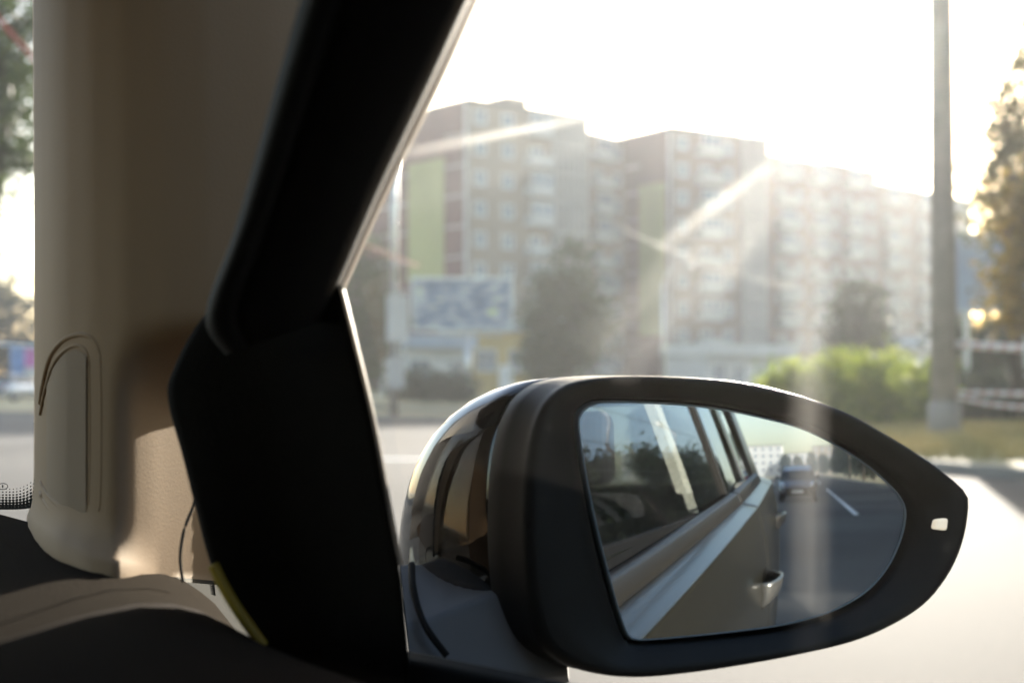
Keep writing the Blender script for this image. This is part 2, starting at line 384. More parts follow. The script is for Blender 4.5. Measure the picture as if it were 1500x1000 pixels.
# dark round tree in front of the flats
make_tree('broadleaf_tree', GP(832, 70), 8.2, [(0, 0, 3.9, 2.2, 2.2, 2.9), (0, 0, 5.8, 1.4, 1.4, 2.2), (-.7, .5, 2.2, 1.9, 1.7, 1.6)], 'leaf', 11, 420, 22, .15, .2, 'dense dark green tree with a rounded top standing right of the billboard')
make_tree('broadleaf_tree', GP(1258, 72), 6.6, [(0, 0, 3.9, 1.6, 1.6, 2.4), (.4, 0, 2.4, 1.9, 1.8, 1.6)], 'leafdark', 12, 300, 20, .15, .2, 'hazy dark tree behind the bright hedge, left of the tall pole')
make_tree('broadleaf_tree', GP(505, 58), 7.5, [(0, 0, 4.0, 2.2, 2.0, 3.4), (1.0, .3, 2.4, 1.4, 1.4, 1.9)], 'leaf', 13, 320, 20, .15, .18, 'green tree beside the dark window frame, left of the grey lamp mast')
make_tree('autumn_tree', GP(1530, 27), 8., [(0, 0, 3.0, 1.0, 1.0, 1.1), (.0, 0, 4.3, .85, .9, 1.2), (.9, -.9, 3.6, 1., 1., 1.6)], 'leafyellow', 14, 420, 20, .09, .16, 'yellowing autumn tree at the right edge, beside the barrier tape')
make_tree('weeping_tree', GP(1492, 34), 9.8, [(0, 0, 6.0, 1.25, 1.2, 1.3), (.25, -.2, 8.0, 1.0, 1.0, 1.5), (.3, -.3, 9.6, .6, .6, 1.0)], 'needle', 15, 190, 20, .11, .17, 'tall tree with drooping grey green twigs behind the yellowing one', droop=.55)
make_tree('roadside_tree', GP(-22, 24), 8.5, [(0, 0, 5.6, 1.0, 1.1, 1.5), (0, 0, 7.2, 1.1, 1.2, 1.4), (-.5, 0, 3.8, .5, .6, .5)], 'leaf', 16, 420, 17, .085, .12, 'thin leafed tree seen through the windscreen above the dash')
make_tree('roadside_tree', GP(15, 95), 9., [(0, 0, 4.6, 3.2, 2.6, 3.6), (-2.6, 0, 3.0, 2.6, 2.0, 2.8)], 'leafdark', 17, 420, 20, .17, .22, 'dark tree mass behind the small silver car, left of the door pillar trim')
make_tree('roadside_tree', GP(-60, 90), 11., [(0, 0, 5.6, 3.2, 2.6, 4.6)], 'leafdark', 18, 300, 20, .17, .22, 'taller dark tree at the left edge beyond the silver car')
# shrubs and hedge
def make_bush(name, loc, r, h, leafm, seed, label, group=None, cat='bush', ls=.09, clumps=150, leaves=16):
    t = empty(name, loc); tag(t, label, cat, group)
    v, f, ctr = crown_mesh(seed, clumps, leaves, ls, [(0, 0, h*.55, r, r*.8, h*.5), (r*.4, 0, h*.35, r*.7, r*.6, h*.35)]); mesh('foliage', v, f, leafm, t)
    mb = MB(); rng = random.Random(seed)
    for c in rng.sample(ctr, 6): mb.tube([(rng.gauss(0, .1), rng.gauss(0, .1), -.02), tuple(Vector(c)*.55), c], [.03, .02, .005], 5)
    mb.build('stem', 'bark', t, smooth=True); return t
for i, (px, d, r, h, lab) in enumerate([(1160, 33, .8, 1.55, 'leftmost lime green hedge bush, beside the mirror top'), (1225, 34, .85, 1.7, 'second lime green hedge bush from the left, below the sun band'),
        (1285, 32, .8, 1.75, 'tallest lime green hedge bush, nearest the tall pole on its left'), (1345, 34, .75, 1.65, 'lime green hedge bush touching the left of the tall pole')]):
    make_bush('hedge_bush', GP(px, d), r, h, 'leaflime', 30+i, lab, 'lime green hedge bushes', 'hedge')
for i, (px, d, r, h, lab) in enumerate([(625, 66, 1.2, 1.7, 'low green bush under the left half of the billboard'), (662, 64, 1.1, 1.5, 'low green bush under the billboard post'), (590, 70, .9, 1.6, 'low bush at the foot of the grey lamp mast')]):
    make_bush('green_bush', GP(px, d), r, h, 'leafdark' if i != 2 else 'leaf', 40+i, lab, 'bushes below the billboard')
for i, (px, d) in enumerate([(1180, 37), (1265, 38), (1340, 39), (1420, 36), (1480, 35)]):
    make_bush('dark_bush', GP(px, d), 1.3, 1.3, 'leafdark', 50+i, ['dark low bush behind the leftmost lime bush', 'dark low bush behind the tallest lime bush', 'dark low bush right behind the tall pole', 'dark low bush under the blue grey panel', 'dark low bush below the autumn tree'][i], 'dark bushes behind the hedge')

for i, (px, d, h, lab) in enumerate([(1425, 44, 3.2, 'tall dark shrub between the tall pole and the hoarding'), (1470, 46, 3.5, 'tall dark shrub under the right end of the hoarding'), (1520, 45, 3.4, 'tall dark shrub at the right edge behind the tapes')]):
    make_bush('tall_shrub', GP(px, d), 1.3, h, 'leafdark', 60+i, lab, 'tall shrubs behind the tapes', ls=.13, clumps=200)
# ------------------------------------------------------------------ blocks of flats
def window_proto():
    fr = MB(); a, h = .72, .72
    fr.box(-a, a, 0, .07, -h, -h+.09).box(-a, a, 0, .07, h-.09, h).box(-a, -a+.09, 0, .07, -h+.09, h-.09).box(a-.09, a, 0, .07, -h+.09, h-.09).box(-.04, .04, 0, .06, -h+.09, h-.09)
    pn = MB().box(-a+.09, a-.09, -.02, .025, -h+.09, h-.09)
    f = fr.build('window', 'wframe'); p = pn.build('pane', 'pane', f); fm, pm = f.data, p.data
    bpy.data.objects.remove(p); bpy.data.objects.remove(f); return fm, pm
WF, WP = window_proto()
def place_window(par, o, u, n, a, z, sx=1., sz=1.):
    w_ = bpy.data.objects.new('window', WF); COL.objects.link(w_); w_.parent = par
    ang = math.atan2(u.y, u.x); 
    # local x along u, local y along n
    X, Y = Vector((u.x, u.y, 0)), Vector((n.x, n.y, 0)); Z = X.cross(Y); s_ = 1 if Z.z > 0 else -1
    w_.matrix_local = Matrix(((X.x*s_*sx, Y.x, 0, o.x+u.x*a+n.x*.01), (X.y*s_*sx, Y.y, 0, o.y+u.y*a+n.y*.01), (0, 0, sz, z), (0, 0, 0, 1)))
    p = bpy.data.objects.new('pane', WP); COL.objects.link(p); p.parent = w_
def section(par, A, B, depth, H, wm, cols, floors, base=1.2, parapet=.9, endm=None, nside=-1):
    # facade from A to B seen from outside; cols: list of (kind, position 0-1, width)
    u = (B-A); L = u.length; u = u.normalized(); n = Vector((u.y, -u.x, 0))
    if (Vector((CAM[0], CAM[1], 0))-A).dot(n) < 0: n = -n
    MB().obox(A, u, n, 0, L, -depth, 0, -.1, H).build('wall', wm, par)
    rf = MB().obox(A, u, n, -.15, L+.15, -depth-.15, .15, H, H+.35).build('roof', 'roof', par)
    fh = (H-base)/floors
    for kind, pos, wd in cols:
        a = pos*L
        for k in range(floors):
            z = base+fh*k+fh*.55
            if kind == 'w': place_window(par, A, u, n, a, z, wd/1.44, 1.)
            elif kind == 'b':
                bal = MB().obox(A, u, n, a-wd/2, a+wd/2, .01, 1.15, z-1.35, z-1.2).build('balcony', 'lightgrey', par)
                MB().obox(A, u, n, a-wd/2, a+wd/2, 1.08, 1.15, z-1.2, z-.25).obox(A, u, n, a-wd/2, a-wd/2+.07, .01, 1.08, z-1.2, z-.25).obox(A, u, n, a+wd/2-.07, a+wd/2, .01, 1.08, z-1.2, z-.25).build('railing', 'lightgrey', bal)
                if k % 3 != 1:
                    gz = MB()
                    for q in range(4): gz.obox(A, u, n, a-wd/2+q*(wd-.08)/3, a-wd/2+q*(wd-.08)/3+.08, 1.08, 1.15, z-.25, z+1.0)
                    gz.obox(A, u, n, a-wd/2, a+wd/2, 1.06, 1.17, z+1.0, z+1.12); gz.build('glazing_bar', 'wframe', bal)
                    MB().obox(A, u, n, a-wd/2+.08, a+wd/2-.08, 1.10, 1.12, z-.25, z+1.0).build('pane', 'pane', bal)
                else: place_window(par, A, u, n, a, z, wd*.55/1.44, 1.1)
            elif kind == 'l':          # a column of pierced concrete screens
                sc = MB(); nn = 6
                for q in range(nn+1): sc.obox(A, u, n, a-wd/2+q*(wd-.12)/nn, a-wd/2+q*(wd-.12)/nn+.12, .02, .5, z-fh*.5, z+fh*.42)
                for q in range(4): sc.obox(A, u, n, a-wd/2, a+wd/2, .03, .48, z-fh*.5+q*fh*.3, z-fh*.5+q*fh*.3+.16)
                sc.build('screen', 'lightgrey', par)
    return u, n, L, fh
def V2(px, d): return GP(px, d)
HB = 28.4
b1 = empty('apartment_building', V2(685, 139)); 
def shift(o, root):   # children built in world coordinates go under a root standing at its base
    for c in o.children: c.location = c.location - root
def building(name, base, label):
    r = empty(name, (0, 0, 0)); tag(r, label, 'building'); return r
bpy.data.objects.remove(b1)
b1 = building('apartment_building', V2(685, 139), 'nearest tall beige block of flats with a maroon end wall and lime panel')
A, B = V2(686, 139), V2(862, 149)
u, n, L, fh = section(b1, A, B, 24, HB, 'beige', [('w', .09, 1.5), ('w', .31, 1.5), ('b', .545, 3.0), ('l', .82, 4.6)], 9)
def endwall(par, A, u, n, H, D, p0, p1, z0, z1):
    ue, ne = -n, -u
    MB().obox(A, ue, ne, 0, D, .005, .08, -.1, H-.003).build('end_wall', 'maroon', par)
    MB().obox(A, ue, ne, D*p0, D*p1, .08, .2, z0, z1).build('lime_panel', 'lime', par)
    for k in range(1, 9): MB().obox(A, ue, ne, .5, D*p0-.02, .08, .12, 1.2+k*3.02-.12, 1.2+k*3.02+.05).build('floor_band', 'lightgrey', par)
    for k in range(1, 9): MB().obox(A, ue, ne, D*p1+.02, D, .08, .12, 1.2+k*3.02-.12, 1.2+k*3.02+.05).build('floor_band', 'lightgrey', par)
    MB().obox(A, ue, ne, -.02, .5, .08, .16, -.1, H-.005).build('corner_strip', 'lightgrey', par)
endwall(b1, A, u, n, HB, 24, .16, .42, 11.2, 23.4)
MB().obox(A, u, n, L*.38, L*.55, -5, -1.5, HB+.35, HB+1.6).build('roof_hut', 'beige', b1)
section(b1, V2(862, 157), V2(945, 166), 12, HB-.2, 'beige', [('b', .16, 3.0), ('w', .5, 1.5), ('w', .78, 1.5)], 9)
b2 = building('apartment_building', None, 'middle block of flats, maroon end with lime panel, rising behind the grey lamp post')
A, B = V2(985, 156), V2(1128, 164)
u, n, L, fh = section(b2, A, B, 20, HB+.3, 'pinkrender', [('w', .1, 1.5), ('b', .34, 3.0), ('w', .56, 1.5), ('l', .82, 3.4)], 9)
endwall(b2, A, u, n, HB+.3, 20, .05, .28, 6, 23)
section(b2, V2(1129, 170), V2(1212, 178), 12, HB-.6, 'pinkrender', [('b', .2, 3.0), ('w', .5, 1.5), ('b', .8, 3.0)], 9)
b3 = building('apartment_building', None, 'farthest block of flats, hazy and stepped, left of the tall pole')
section(b3, V2(1214, 181), V2(1286, 190), 12, HB+.2, 'pinkrender', [('w', .15, 1.5), ('b', .42, 3.0), ('w', .7, 1.5), ('w', .9, 1.5)], 9)
section(b3, V2(1287, 196), V2(1425, 216), 12, HB-.4, 'beige', [('b', .1, 3.0), ('w', .28, 1.5), ('b', .45, 3.), ('w', .62, 1.5), ('b', .8, 3.0), ('w', .94, 1.5)], 9)
# small shops at the foot of the flats
def shop(name, px0, px1, d0, d1, h, wm, rm, label, win):
    r = empty(name); tag(r, label, 'shop'); A, B = V2(px0, d0), V2(px1, d1); u = (B-A); L = u.length; u = u.normalized(); n = Vector((u.y, -u.x, 0))
    if (Vector((CAM[0], CAM[1], 0))-A).dot(n) < 0: n = -n
    MB().obox(A, u, n, 0, L, -5, 0, -.1, h).build('wall', wm, r)
    MB().obox(A, u, n, -.3, L+.3, -5.3, .7, h, h+.9).build('fascia', rm, r)
    for a in win: place_window(r, A, u, n, a*L, h*.55, 1.1, 1.1)
    d = MB().obox(A, u, n, L*.45, L*.45+1.1, .01, .08, 0, 2.2).build('door', 'wframe', r); return r
shop('kiosk', 596, 688, 96, 98, 3.3, 'white', 'bluegrey', 'small white kiosk with blue grey fascia under the billboard', (.2, .75))
shop('kiosk', 694, 775, 102, 104, 4.6, 'ochre', 'lightgrey', 'ochre walled shop right of the billboard post', (.22, .8))
shop('kiosk', 1035, 1155, 118, 124, 3.2, 'lightgrey', 'white', 'low grey shop with white canopy behind the mirror top', (.15, .4, .8))
shop('kiosk', 1308, 1372, 110, 113, 3.6, 'lightgrey', 'bluegrey', 'low grey shop left of the tall pole', (.2, .8))
# billboard
bb = empty('billboard', GP(690, 88)); tag(bb, 'wide billboard with a blue and white picture on one post', 'billboard')
ang = math.atan2(RT[1], RT[0]); bb.rotation_euler = (0, 0, ang)
MB().box(-3.55, 2.45, -.02, .02, 4.35, 7.35).build('poster', 'poster', bb)
MB().box(-3.7, 2.6, .02, .3, 4.2, 7.5).build('backing', 'concrete', bb)
MB().box(-3.7, 2.6, -.1, .02, 4.2, 4.35).box(-3.7, 2.6, -.1, .02, 7.35, 7.5).box(-3.7, -3.55, -.1, .02, 4.35, 7.35).box(2.45, 2.6, -.1, .02, 4.35, 7.35).build('frame', 'steel', bb)
MB().tube([(-.2, .35, -.1), (-.2, .35, 4.2)], .22, 12).build('post', 'steel', bb, True)
MB().box(-3., 2., -1.0, -.8, 3.85, 3.92).tube([(-2, .1, 4.3), (-2, -.9, 3.88)], .04).tube([(1, .1, 4.3), (1, -.9, 3.88)], .04).build('lamp_rail', 'steel', bb)
b4 = empty('billboard', GP(1443, 40)); tag(b4, 'blue grey back of a hoarding on posts right of the tall pole', 'billboard'); b4.rotation_euler = (0, 0, ang+R_(-24))
MB().box(-1.0, 1.6, -.05, .05, 3.15, 5.25).build('backing', 'bluegrey', b4)
MB().box(-1.05, 1.65, -.09, .09, 5.25, 5.33).box(-1.05, 1.65, -.09, .09, 3.07, 3.15).build('frame', 'steel', b4)
for x in (-.5, 1.1): MB().box(x-.07, x+.07, .05, .19, -.1, 5.2).build('post', 'steel', b4)
# poles
def pole(name, px, d, h, r0, r1, m, label, cat='pole', extra=None, col=None):
    o = empty(name, GP(px, d)); tag(o, label, cat); MB().tube([(0, 0, -.1), (0, 0, h*.5), (0, 0, h)], [r0, (r0+r1)/2, r1], 16).build('shaft', m, o, True)
    if extra: extra(o, h)
    return o
def xarm(o, h):
    for z in (h-.6, h-1.4): MB().box(-.9, .9, -.06, .06, z, z+.12).build('cross_arm', 'steel', o)
    for z in (h-.6, h-1.4):
        for x in (-.8, 0, .8): MB().tube([(x, 0, z+.12), (x, 0, z+.2), (x, 0, z+.3)], [.05, .07, .03]).build('insulator', 'white', o)
def footing(o, h):
    MB().tube([(0, 0, -.05), (0, 0, .75), (0, 0, .8)], [.32, .30, .22], 14).build('footing', 'polewood', o, True); xarm(o, h)
tall = pole('utility_pole', 1383, 27, 12.5, .26, .19, 'polewood', 'tall thick grey pole right of the sun with barrier tape tied to it', extra=footing)
def lamp(o, h, arm=(-1.2, -.9)):
    a = Vector((arm[0], arm[1], 0)); MB().tube([(0, 0, h-.1), a*.2+Vector((0, 0, h+.5)), a*.6+Vector((0, 0, h+.8)), a+Vector((0, 0, h+.85))], [.05, .045, .04, .035]).build('arm', 'steel', o, True)
    q = a+Vector((0, 0, h+.85)); d_ = a.normalized(); MB().tube([q-d_*.1, q+d_*.1, q+d_*.45, q+d_*.62], [.04, .11, .12, .03], 10).build('lamp_head', 'steel', o, True)
pole('lamp_post', 972, 75, 6.3, .13, .08, 'steel', 'thin grey lamp post in front of the middle block of flats', 'lamp post', lambda o, h: lamp(o, h, (.9, -.6)))
def boxes(o, h):
    MB().box(-.4, .35, -.3, -.1, 2.4, 3.9).build('sign_plate', 'white', o); MB().box(-.35, .15, -.35, -.1, .9, 1.9).build('switch_box', 'lightgrey', o); lamp(o, h, (-1.3, -.5))
    for k in range(12): MB().cyl((0, 0, 3.5+k*.7), (0, 0, 1), .135, .06, 14).build('collar', 'chrome2', o, True)
pole('lamp_mast', 577, 46, 13., .14, .09, 'steel', 'shiny grey lamp mast with white boxes left of the billboard', 'lamp post', boxes)
# barrier tapes tied to the tall pole
tp = Vector(tall.location)
def tape_piece(z0, z1, sag, wd, label, px=1700):
    a = tp+Vector((-.02, -.22, z0)); b = GP(px, 22)+Vector((0, 0, z1)); rows = []
    for s_ in (0, 1):
        rows.append([a.lerp(b, k/24)+Vector((0, 0, -sag*4*(k/24)*(1-k/24)+s_*wd)) for k in range(25)])
    o = grid('barrier_tape', rows, 'tape'); s2 = o.modifiers.new('s', 'SOLIDIFY'); s2.thickness = .004; tag(o, label, 'tape')
tape_piece(1.80, 1.55, .03, .13, 'upper red and white barrier tape tied to the tall pole')
tape_piece(.92, .90, .01, .07, 'middle barrier tape running taut from the tall pole')
tape_piece(.84, .95, .22, .06, 'lowest barrier tape sagging from the tall pole')
# overhead wires
def wire(p, q, sag, r, label, m='copper'):
    p, q = Vector(p), Vector(q); o = MB().tube([p.lerp(q, k/20)-Vector((0, 0, sag*4*(k/20)*(1-k/20))) for k in range(21)], r, 6).build('overhead_wire', m, None, True); tag(o, label, 'wire')
pw = lambda px, py, d: P(px, py, d)
wire(pw(430, 318, 30), pw(612, 389, 44), .0, .022, 'red cable sloping down towards the lamp mast beside the window frame', 'redcable')
wire(pw(480, 352, 40), pw(610, 389, 47), .0, .014, 'thin pink wire just below the red cable', 'redcable')
wire(pw(900, 330, 60), pw(1160, 420, 75), .3, .03, 'thin pale wire crossing the middle block of flats', 'chrome2')
wire(pw(-260, 480, 16), pw(180, 517, 16), .02, .025, 'bright wire seen through the windscreen above the small silver car', 'chrome2')
wire(pw(-60, -40, 14), pw(90, 130, 14), .02, .03, 'reddish branch like wire across the tree in the windscreen', 'redcable')
sg = empty('poster_stand', GP(36, 86)); tag(sg, 'small stand with blue and pink posters behind the silver car', 'sign'); sg.rotation_euler = (0, 0, ang)
M['posterblue'] = simple('poster_blue', (.06, .16, .36), .5, scale=1.5, var=.5); M['posterpink'] = simple('poster_pink', (.4, .08, .30), .5, scale=1.5, var=.5); 
MB().box(-.85, -.02, -.06, 0, 1.4, 3.1).build('poster', 'posterblue', sg); MB().box(.02, .75, -.06, 0, 1.9, 3.2).build('poster', 'posterpink', sg)
MB().box(-.9, .8, 0, .06, 1.3, 3.3).build('backing', 'lightgrey', sg)
for x in (-.7, .6): MB().box(x-.04, x+.04, .06, .14, -.1, 3.2).build('post', 'steel', sg)

# ------------------------------------------------------------------ other cars
def make_car(name, loc, rz, paint, label, group=None, cat='car', ww=.88):
    c = empty(name, loc, rz); tag(c, label, cat, group)
    st = [(-2.05, .30, .62, .78), (-1.98, .26, .78, .90), (-1.5, .22, .85, .96), (-.6, .2, .88, .93), (.3, .2, .88, .92), (1.0, .2, .88, .90), (1.55, .22, .86, .80), (1.95, .26, .78, .68), (2.08, .32, .62, .58)]
    rows = []
    for (y, zb, hw, zt) in st:
        hw *= ww/.88; prof = [(-hw*.86, zb), (-hw*.97, zb+.12), (-hw, (zb+zt)*.52), (-hw*.97, zt-.05), (-hw*.86, zt), (-hw*.4, zt+.03), (0, zt+.035), (hw*.4, zt+.03), (hw*.86, zt), (hw*.97, zt-.05), (hw, (zb+zt)*.52), (hw*.97, zb+.12), (hw*.86, zb)]
        rows.append([(x, y, z) for x, z in prof])
    vs = [p for r in rows for p in r]; nc = len(rows[0]); fs = gridfaces(len(rows), nc, True); fs += [tuple(range(nc)), tuple(range((len(rows)-1)*nc, len(rows)*nc))[::-1]]
    body = mesh('body', vs, fs, paint, c, True)
    sec = [(-1.75, .66, .97), (-1.35, .64, 1.30), (-1.0, .62, 1.42), (-.2, .62, 1.46), (.35, .62, 1.42), (1.12, .68, .93)]
    top = []
    for (y, hw, z) in sec: top.append([(-hw-.1 if z < 1.1 else -hw-.02, y, z-.02), (-hw*.85, y, z), (0, y, z+.025), (hw*.85, y, z), (hw+.1 if z < 1.1 else hw+.02, y, z-.02)])
    grid('roof', top[2:5], paint, c, thick=.03)
    grid('windscreen', [[(x*.97, y, z) for x, y, z in top[5]], top[4]], 'darkglass', c, thick=.01)
    grid('rear_window', [top[2], top[1], top[0]], 'darkglass', c, thick=.01)
    for s_ in (-1, 1):
        mesh('side_window', [(s_*.80, -1.5, .93), (s_*.80, 1.0, .92), (s_*.65, .35, 1.38), (s_*.64, -1.0, 1.39)], [(0, 1, 2, 3)], 'darkglass', c)
        MB().tube([(s_*.78, 1.12, .90), (s_*.64, .35, 1.41)], .035, 6).build('pillar', paint, c, True)
        MB().tube([(s_*.72, -.3, .93), (s_*.645, -.35, 1.41)], .035, 6).build('pillar', paint, c, True)
        MB().tube([(s_*.74, -1.7, .93), (s_*.64, -1.0, 1.41)], .05, 6).build('pillar', paint, c, True)
        MB().tube([(s_*.60, 2.06, .66), (s_*.66, 1.99, .70), (s_*.74, 1.86, .76)], [.055, .085, .04], 10).build('headlight', M['headlamp'], c, True)
        MB().tube([(s_*.70, -2.04, .72), (s_*.76, -1.99, .84)], .07, 8).build('tail_light', M['taillamp'], c, True)
        MB().tube([(s_*.80, .86, .97), (s_*.98, .82, 1.0), (s_*1.0, .80, 1.0)], [.03, .09, .05], 8).build('wing_mirror', 'gloss', c, True)
        for y in (-1.28, 1.3):
            wl = MB().tube([(s_*.66, y, .31), (s_*.70, y, .31), (s_*.84, y, .31), (s_*.865, y, .31)], [.27, .31, .31, .27], 22).build('wheel', 'rubber', c, True)
            MB().tube([(s_*.83, y, .31), (s_*.875, y, .31)], [.2, .19], 18).build('rim', 'steel', wl, True)
    MB().box(-.45, .45, 2.05, 2.10, .36, .50).build('grille', 'blackplastic', c)
    MB().box(-.62, .62, 2.06, 2.12, .22, .34).build('bumper_vent', 'blackplastic', c)
    MB().box(-.26, .26, 2.10, 2.12, .38, .48).build('number_plate', 'white', c)
    MB().box(-.7, .7, -1.2, .6, .5, .98).build('seat', 'seat', c)
    for x in (-.35, .35): MB().box(x-.2, x+.2, -.3, -.18, .98, 1.22).build('headrest', 'seat', c)
    return c
M['headlamp'] = simple('headlamp_lens', (.75, .76, .78), .1, spec=.9); M['taillamp'] = simple('tail_lamp', (.45, .015, .01), .2)
M['paint_navy'] = simple('navy_paint', (.018, .020, .034), .25, metal=.2, coat=.8, var=.04)
M['paint_silver'] = simple('silver_paint', (.5, .52, .55), .28, metal=.6, coat=.8, var=.04)
M['paint_black'] = simple('black_paint', (.02, .02, .022), .25, coat=.8); M['paint_white'] = simple('white_paint', (.7, .7, .7), .3, coat=.8); M['paint_red'] = simple('red_paint', (.3, .02, .02), .25, coat=.8)
make_car('hatchback_car', (.5, -32, 0), 0, 'paint_navy', 'dark blue hatchback following behind in the mirror reflection')
make_car('parked_car', (13.2, -92, .13), R_(180), 'paint_silver', 'silver car parked on the verge in the mirror reflection')
make_car('parked_car', (13.6, -104, .13), R_(180), 'paint_black', 'dark car parked behind the silver one in the mirror reflection')
make_car('oncoming_car', (-4.6, -62, 0), R_(180), 'paint_red', 'red car driving away left of the blue hatchback in the mirror')
make_car('parked_car', GP(22, 80), R_(-60), 'paint_silver', 'small silver car under dark trees seen through the windscreen')

# ------------------------------------------------------------------ street behind us (seen in the mirror and its windows)
protos = [[(0, 0, 2.3, 2.6, 2.6, 1.7), (0, 0, 5.3, 2.5, 2.5, 3.0), (.6, .5, 3.5, 2.2, 2.0, 1.7), (-.5, 0, 7.0, 1.6, 1.6, 1.5)], [(.3, 0, 2.2, 2.5, 2.5, 1.6), (0, 0, 4.6, 2.3, 2.3, 2.7), (-.7, .4, 6.2, 1.6, 1.7, 1.6)], [(-.3, 0, 2.2, 2.5, 2.5, 1.6), (0, 0, 5.8, 2.1, 2.1, 3.6), (.8, 0, 3.8, 1.9, 1.9, 1.8)]]
PR = []
rng = random.Random(5)
names = 'nearest second third fourth fifth sixth seventh eighth ninth tenth eleventh twelfth thirteenth fourteenth fifteenth sixteenth'.split()
for i in range(16):
    y = -17-i*6.6-(i > 8)*(i-8)*7; x = 9.6+rng.uniform(-.7, 1.4)
    if i < 3:
        t_ = make_tree('street_tree', (x, y, .1), 8.5, protos[i], 'leafdark', 70+i, 560, 24, .17, .2); PR.append(t_)
    else:
        t_ = copy_tree(PR[i % 3]); t_.location = (x, y, .1); t_.rotation_euler = (0, 0, rng.uniform(0, 6)); s_ = rng.uniform(1.0, 1.25); t_.scale = (s_,)*3
    tag(t_, '%s street tree along the right verge in the mirror reflection' % names[i], 'tree', 'street trees behind the car')
for i, (x, y) in enumerate(((13.5, -12.5), (15.5, -6.5), (17.5, -1.))):  # added out of view to cut the skylight reaching the pillar trim
    t_ = copy_tree(PR[(i+1) % 3]); t_.location = (x, y, .1); t_.scale = (1.25,)*3; t_.rotation_euler = (0, 0, 1.3*i); tag(t_, ['rearmost', 'middle', 'foremost'][i]+' of the three unseen trees added to shade the cabin', 'tree', 'unseen trees added as shade')
for i in range(6):
    t_ = copy_tree(PR[i % 3]); t_.location = (-14-rng.uniform(0, 2), -70-i*16, 0); t_.rotation_euler = (0, 0, rng.uniform(0, 6))
    tag(t_, '%s tree on the far left side of the street in the mirror reflection' % names[i], 'tree', 'trees across the street behind')
for i, y in enumerate((-34, -52, -78, -104)):
    o = empty('street_lamp', (6.9+.6, y, .1)); tag(o, ['nearest', 'second', 'third', 'farthest'][i]+' bent arm street lamp reflected in the car window', 'lamp post', 'street lamps behind the car')
    MB().tube([(0, 0, -.1), (0, 0, 4), (0, 0, 8.6)], [.16, .12, .09], 10).build('shaft', 'bark', o, True)
    MB().tube([(0, 0, 8.5), (-.9, .1, 9.3), (-1.0, .1, 9.6), (-.7, .1, 10.6)], [.05, .045, .045, .04], 8).build('arm', 'steel', o, True)
    MB().tube([(-.75, .1, 10.5), (-.65, .1, 10.75), (-.5, .1, 11.1), (-.45, .1, 11.2)], [.05, .14, .13, .04], 10).build('lamp_head', 'steel', o, True)
for i, (z, x) in enumerate(((7.6, 6.2), (8.4, 5.2), (6.9, 7.0))):
    wire((x, 20, z), (x, -140, z), .4, .02, ['middle', 'highest', 'lowest'][i]+' overhead wire along the street behind the car')
pole_s = empty('traffic_sign', (7.9, -58, .1)); tag(pole_s, 'pale blue and white road sign on a post in the mirror reflection', 'sign')
MB().tube([(0, 0, -.1), (0, 0, 3.6)], .04, 8).build('post', 'steel', pole_s, True); MB().box(-.45, .45, .04, .07, 2.2, 3.5).build('sign_plate', 'posterblue', pole_s); MB().cyl((.75, .05, 3.2), (0, 1, 0), .32, .03, 20).build('round_plate', 'white', pole_s)
def fblock(name, x0, x1, y0, y1, h, wm, label, cols, fl):
    r = empty(name); tag(r, label, 'building'); A, B = Vector((x0, y1, 0)), Vector((x1, y1, 0))
    section(r, A, B, abs(y1-y0), h, wm, [('w', (k+.5)/cols, 1.5) for k in range(cols)], fl); return r
fblock('distant_building', -34, -10, -330, -310, 12.5, 'white', 'tall white block at the far end of the street in the mirror', 7, 4)
fblock('distant_building', -9, 4, -355, -335, 9.5, 'lightgrey', 'grey lower block behind the blue hatchback in the mirror', 4, 3)
fblock('distant_building', 4.5, 26, -390, -370, 13.5, 'beige', 'beige block behind the trees at the far end in the mirror', 6, 4)
fblock('distant_building', -75, -40, -300, -280, 11, 'white', 'long white block at the left far end of the street behind', 8, 3)
for i in range(5):
    t_ = copy_tree(PR[i % 3]); t_.location = (-8+i*5.5, -290-i*5, 0); tag(t_, '%s small tree before the distant white blocks in the mirror' % names[i], 'tree', 'trees at the end of the street')

# ------------------------------------------------------------------ our car
car = empty('car', (0, 0, 0)); tag(car, 'bronze grey car we sit in, its pillar, dash and wing mirror filling the foreground', 'car')
# --- side mirror
RM = 1.3; VPX = (1182, 692)
Q = P(*VPX, .65); nvp = nz(np.array([0, -1., 0])-ray(*VPX)); CS = Q-RM*nvp
def msphere(x, y):
    d = ray(x, y); o = CAM-CS; b = o@d; c = o@o-RM*RM; return CAM+d*(-b-math.sqrt(b*b-c))
MC = msphere(1090, 765); n0 = nz(MC-CS); mu = nz(np.cross(np.array([0, 0, 1.]), n0)); mw = np.cross(n0, mu)
if mu@RT < 0: mu = -mu
def toplane(x, y):
    d = ray(x, y); t = ((MC-CAM)@n0)/(d@n0); p = CAM+d*t-MC; return np.array([p@mu, p@mw])
GL = [(849.5, 623), (853, 606), (863, 595), (882, 589), (935, 589), (1011, 593.5), (1068, 601), (1125, 613), (1170, 625), (1205, 640), (1243, 661), (1277, 684), (1307, 710), (1324, 730), (1331, 749), (1328, 775), (1319, 802), (1303.5, 832), (1277, 862.5), (1243, 885), (1205, 901), (1144, 916), (1068, 926), (992, 934), (939, 938), (923.6, 933), (916, 919.5), (904.6, 885), (889, 828), (874, 767.6), (859, 691.6)]
RM_L = [(778, 930), (762, 840), (760, 732), (768, 655), (784, 602), (806, 574), (840, 557), (909, 550), (1000, 552), (1080, 559), (1160, 577), (1230, 602), (1290, 634), (1340, 665), (1385, 697), (1410, 722), (1412, 745), (1404, 790), (1385, 835), (1350, 880), (1300, 913), (1240, 938), (1160, 957), (1080, 972), (1000, 984), (930, 990), (870, 985), (815, 968)]
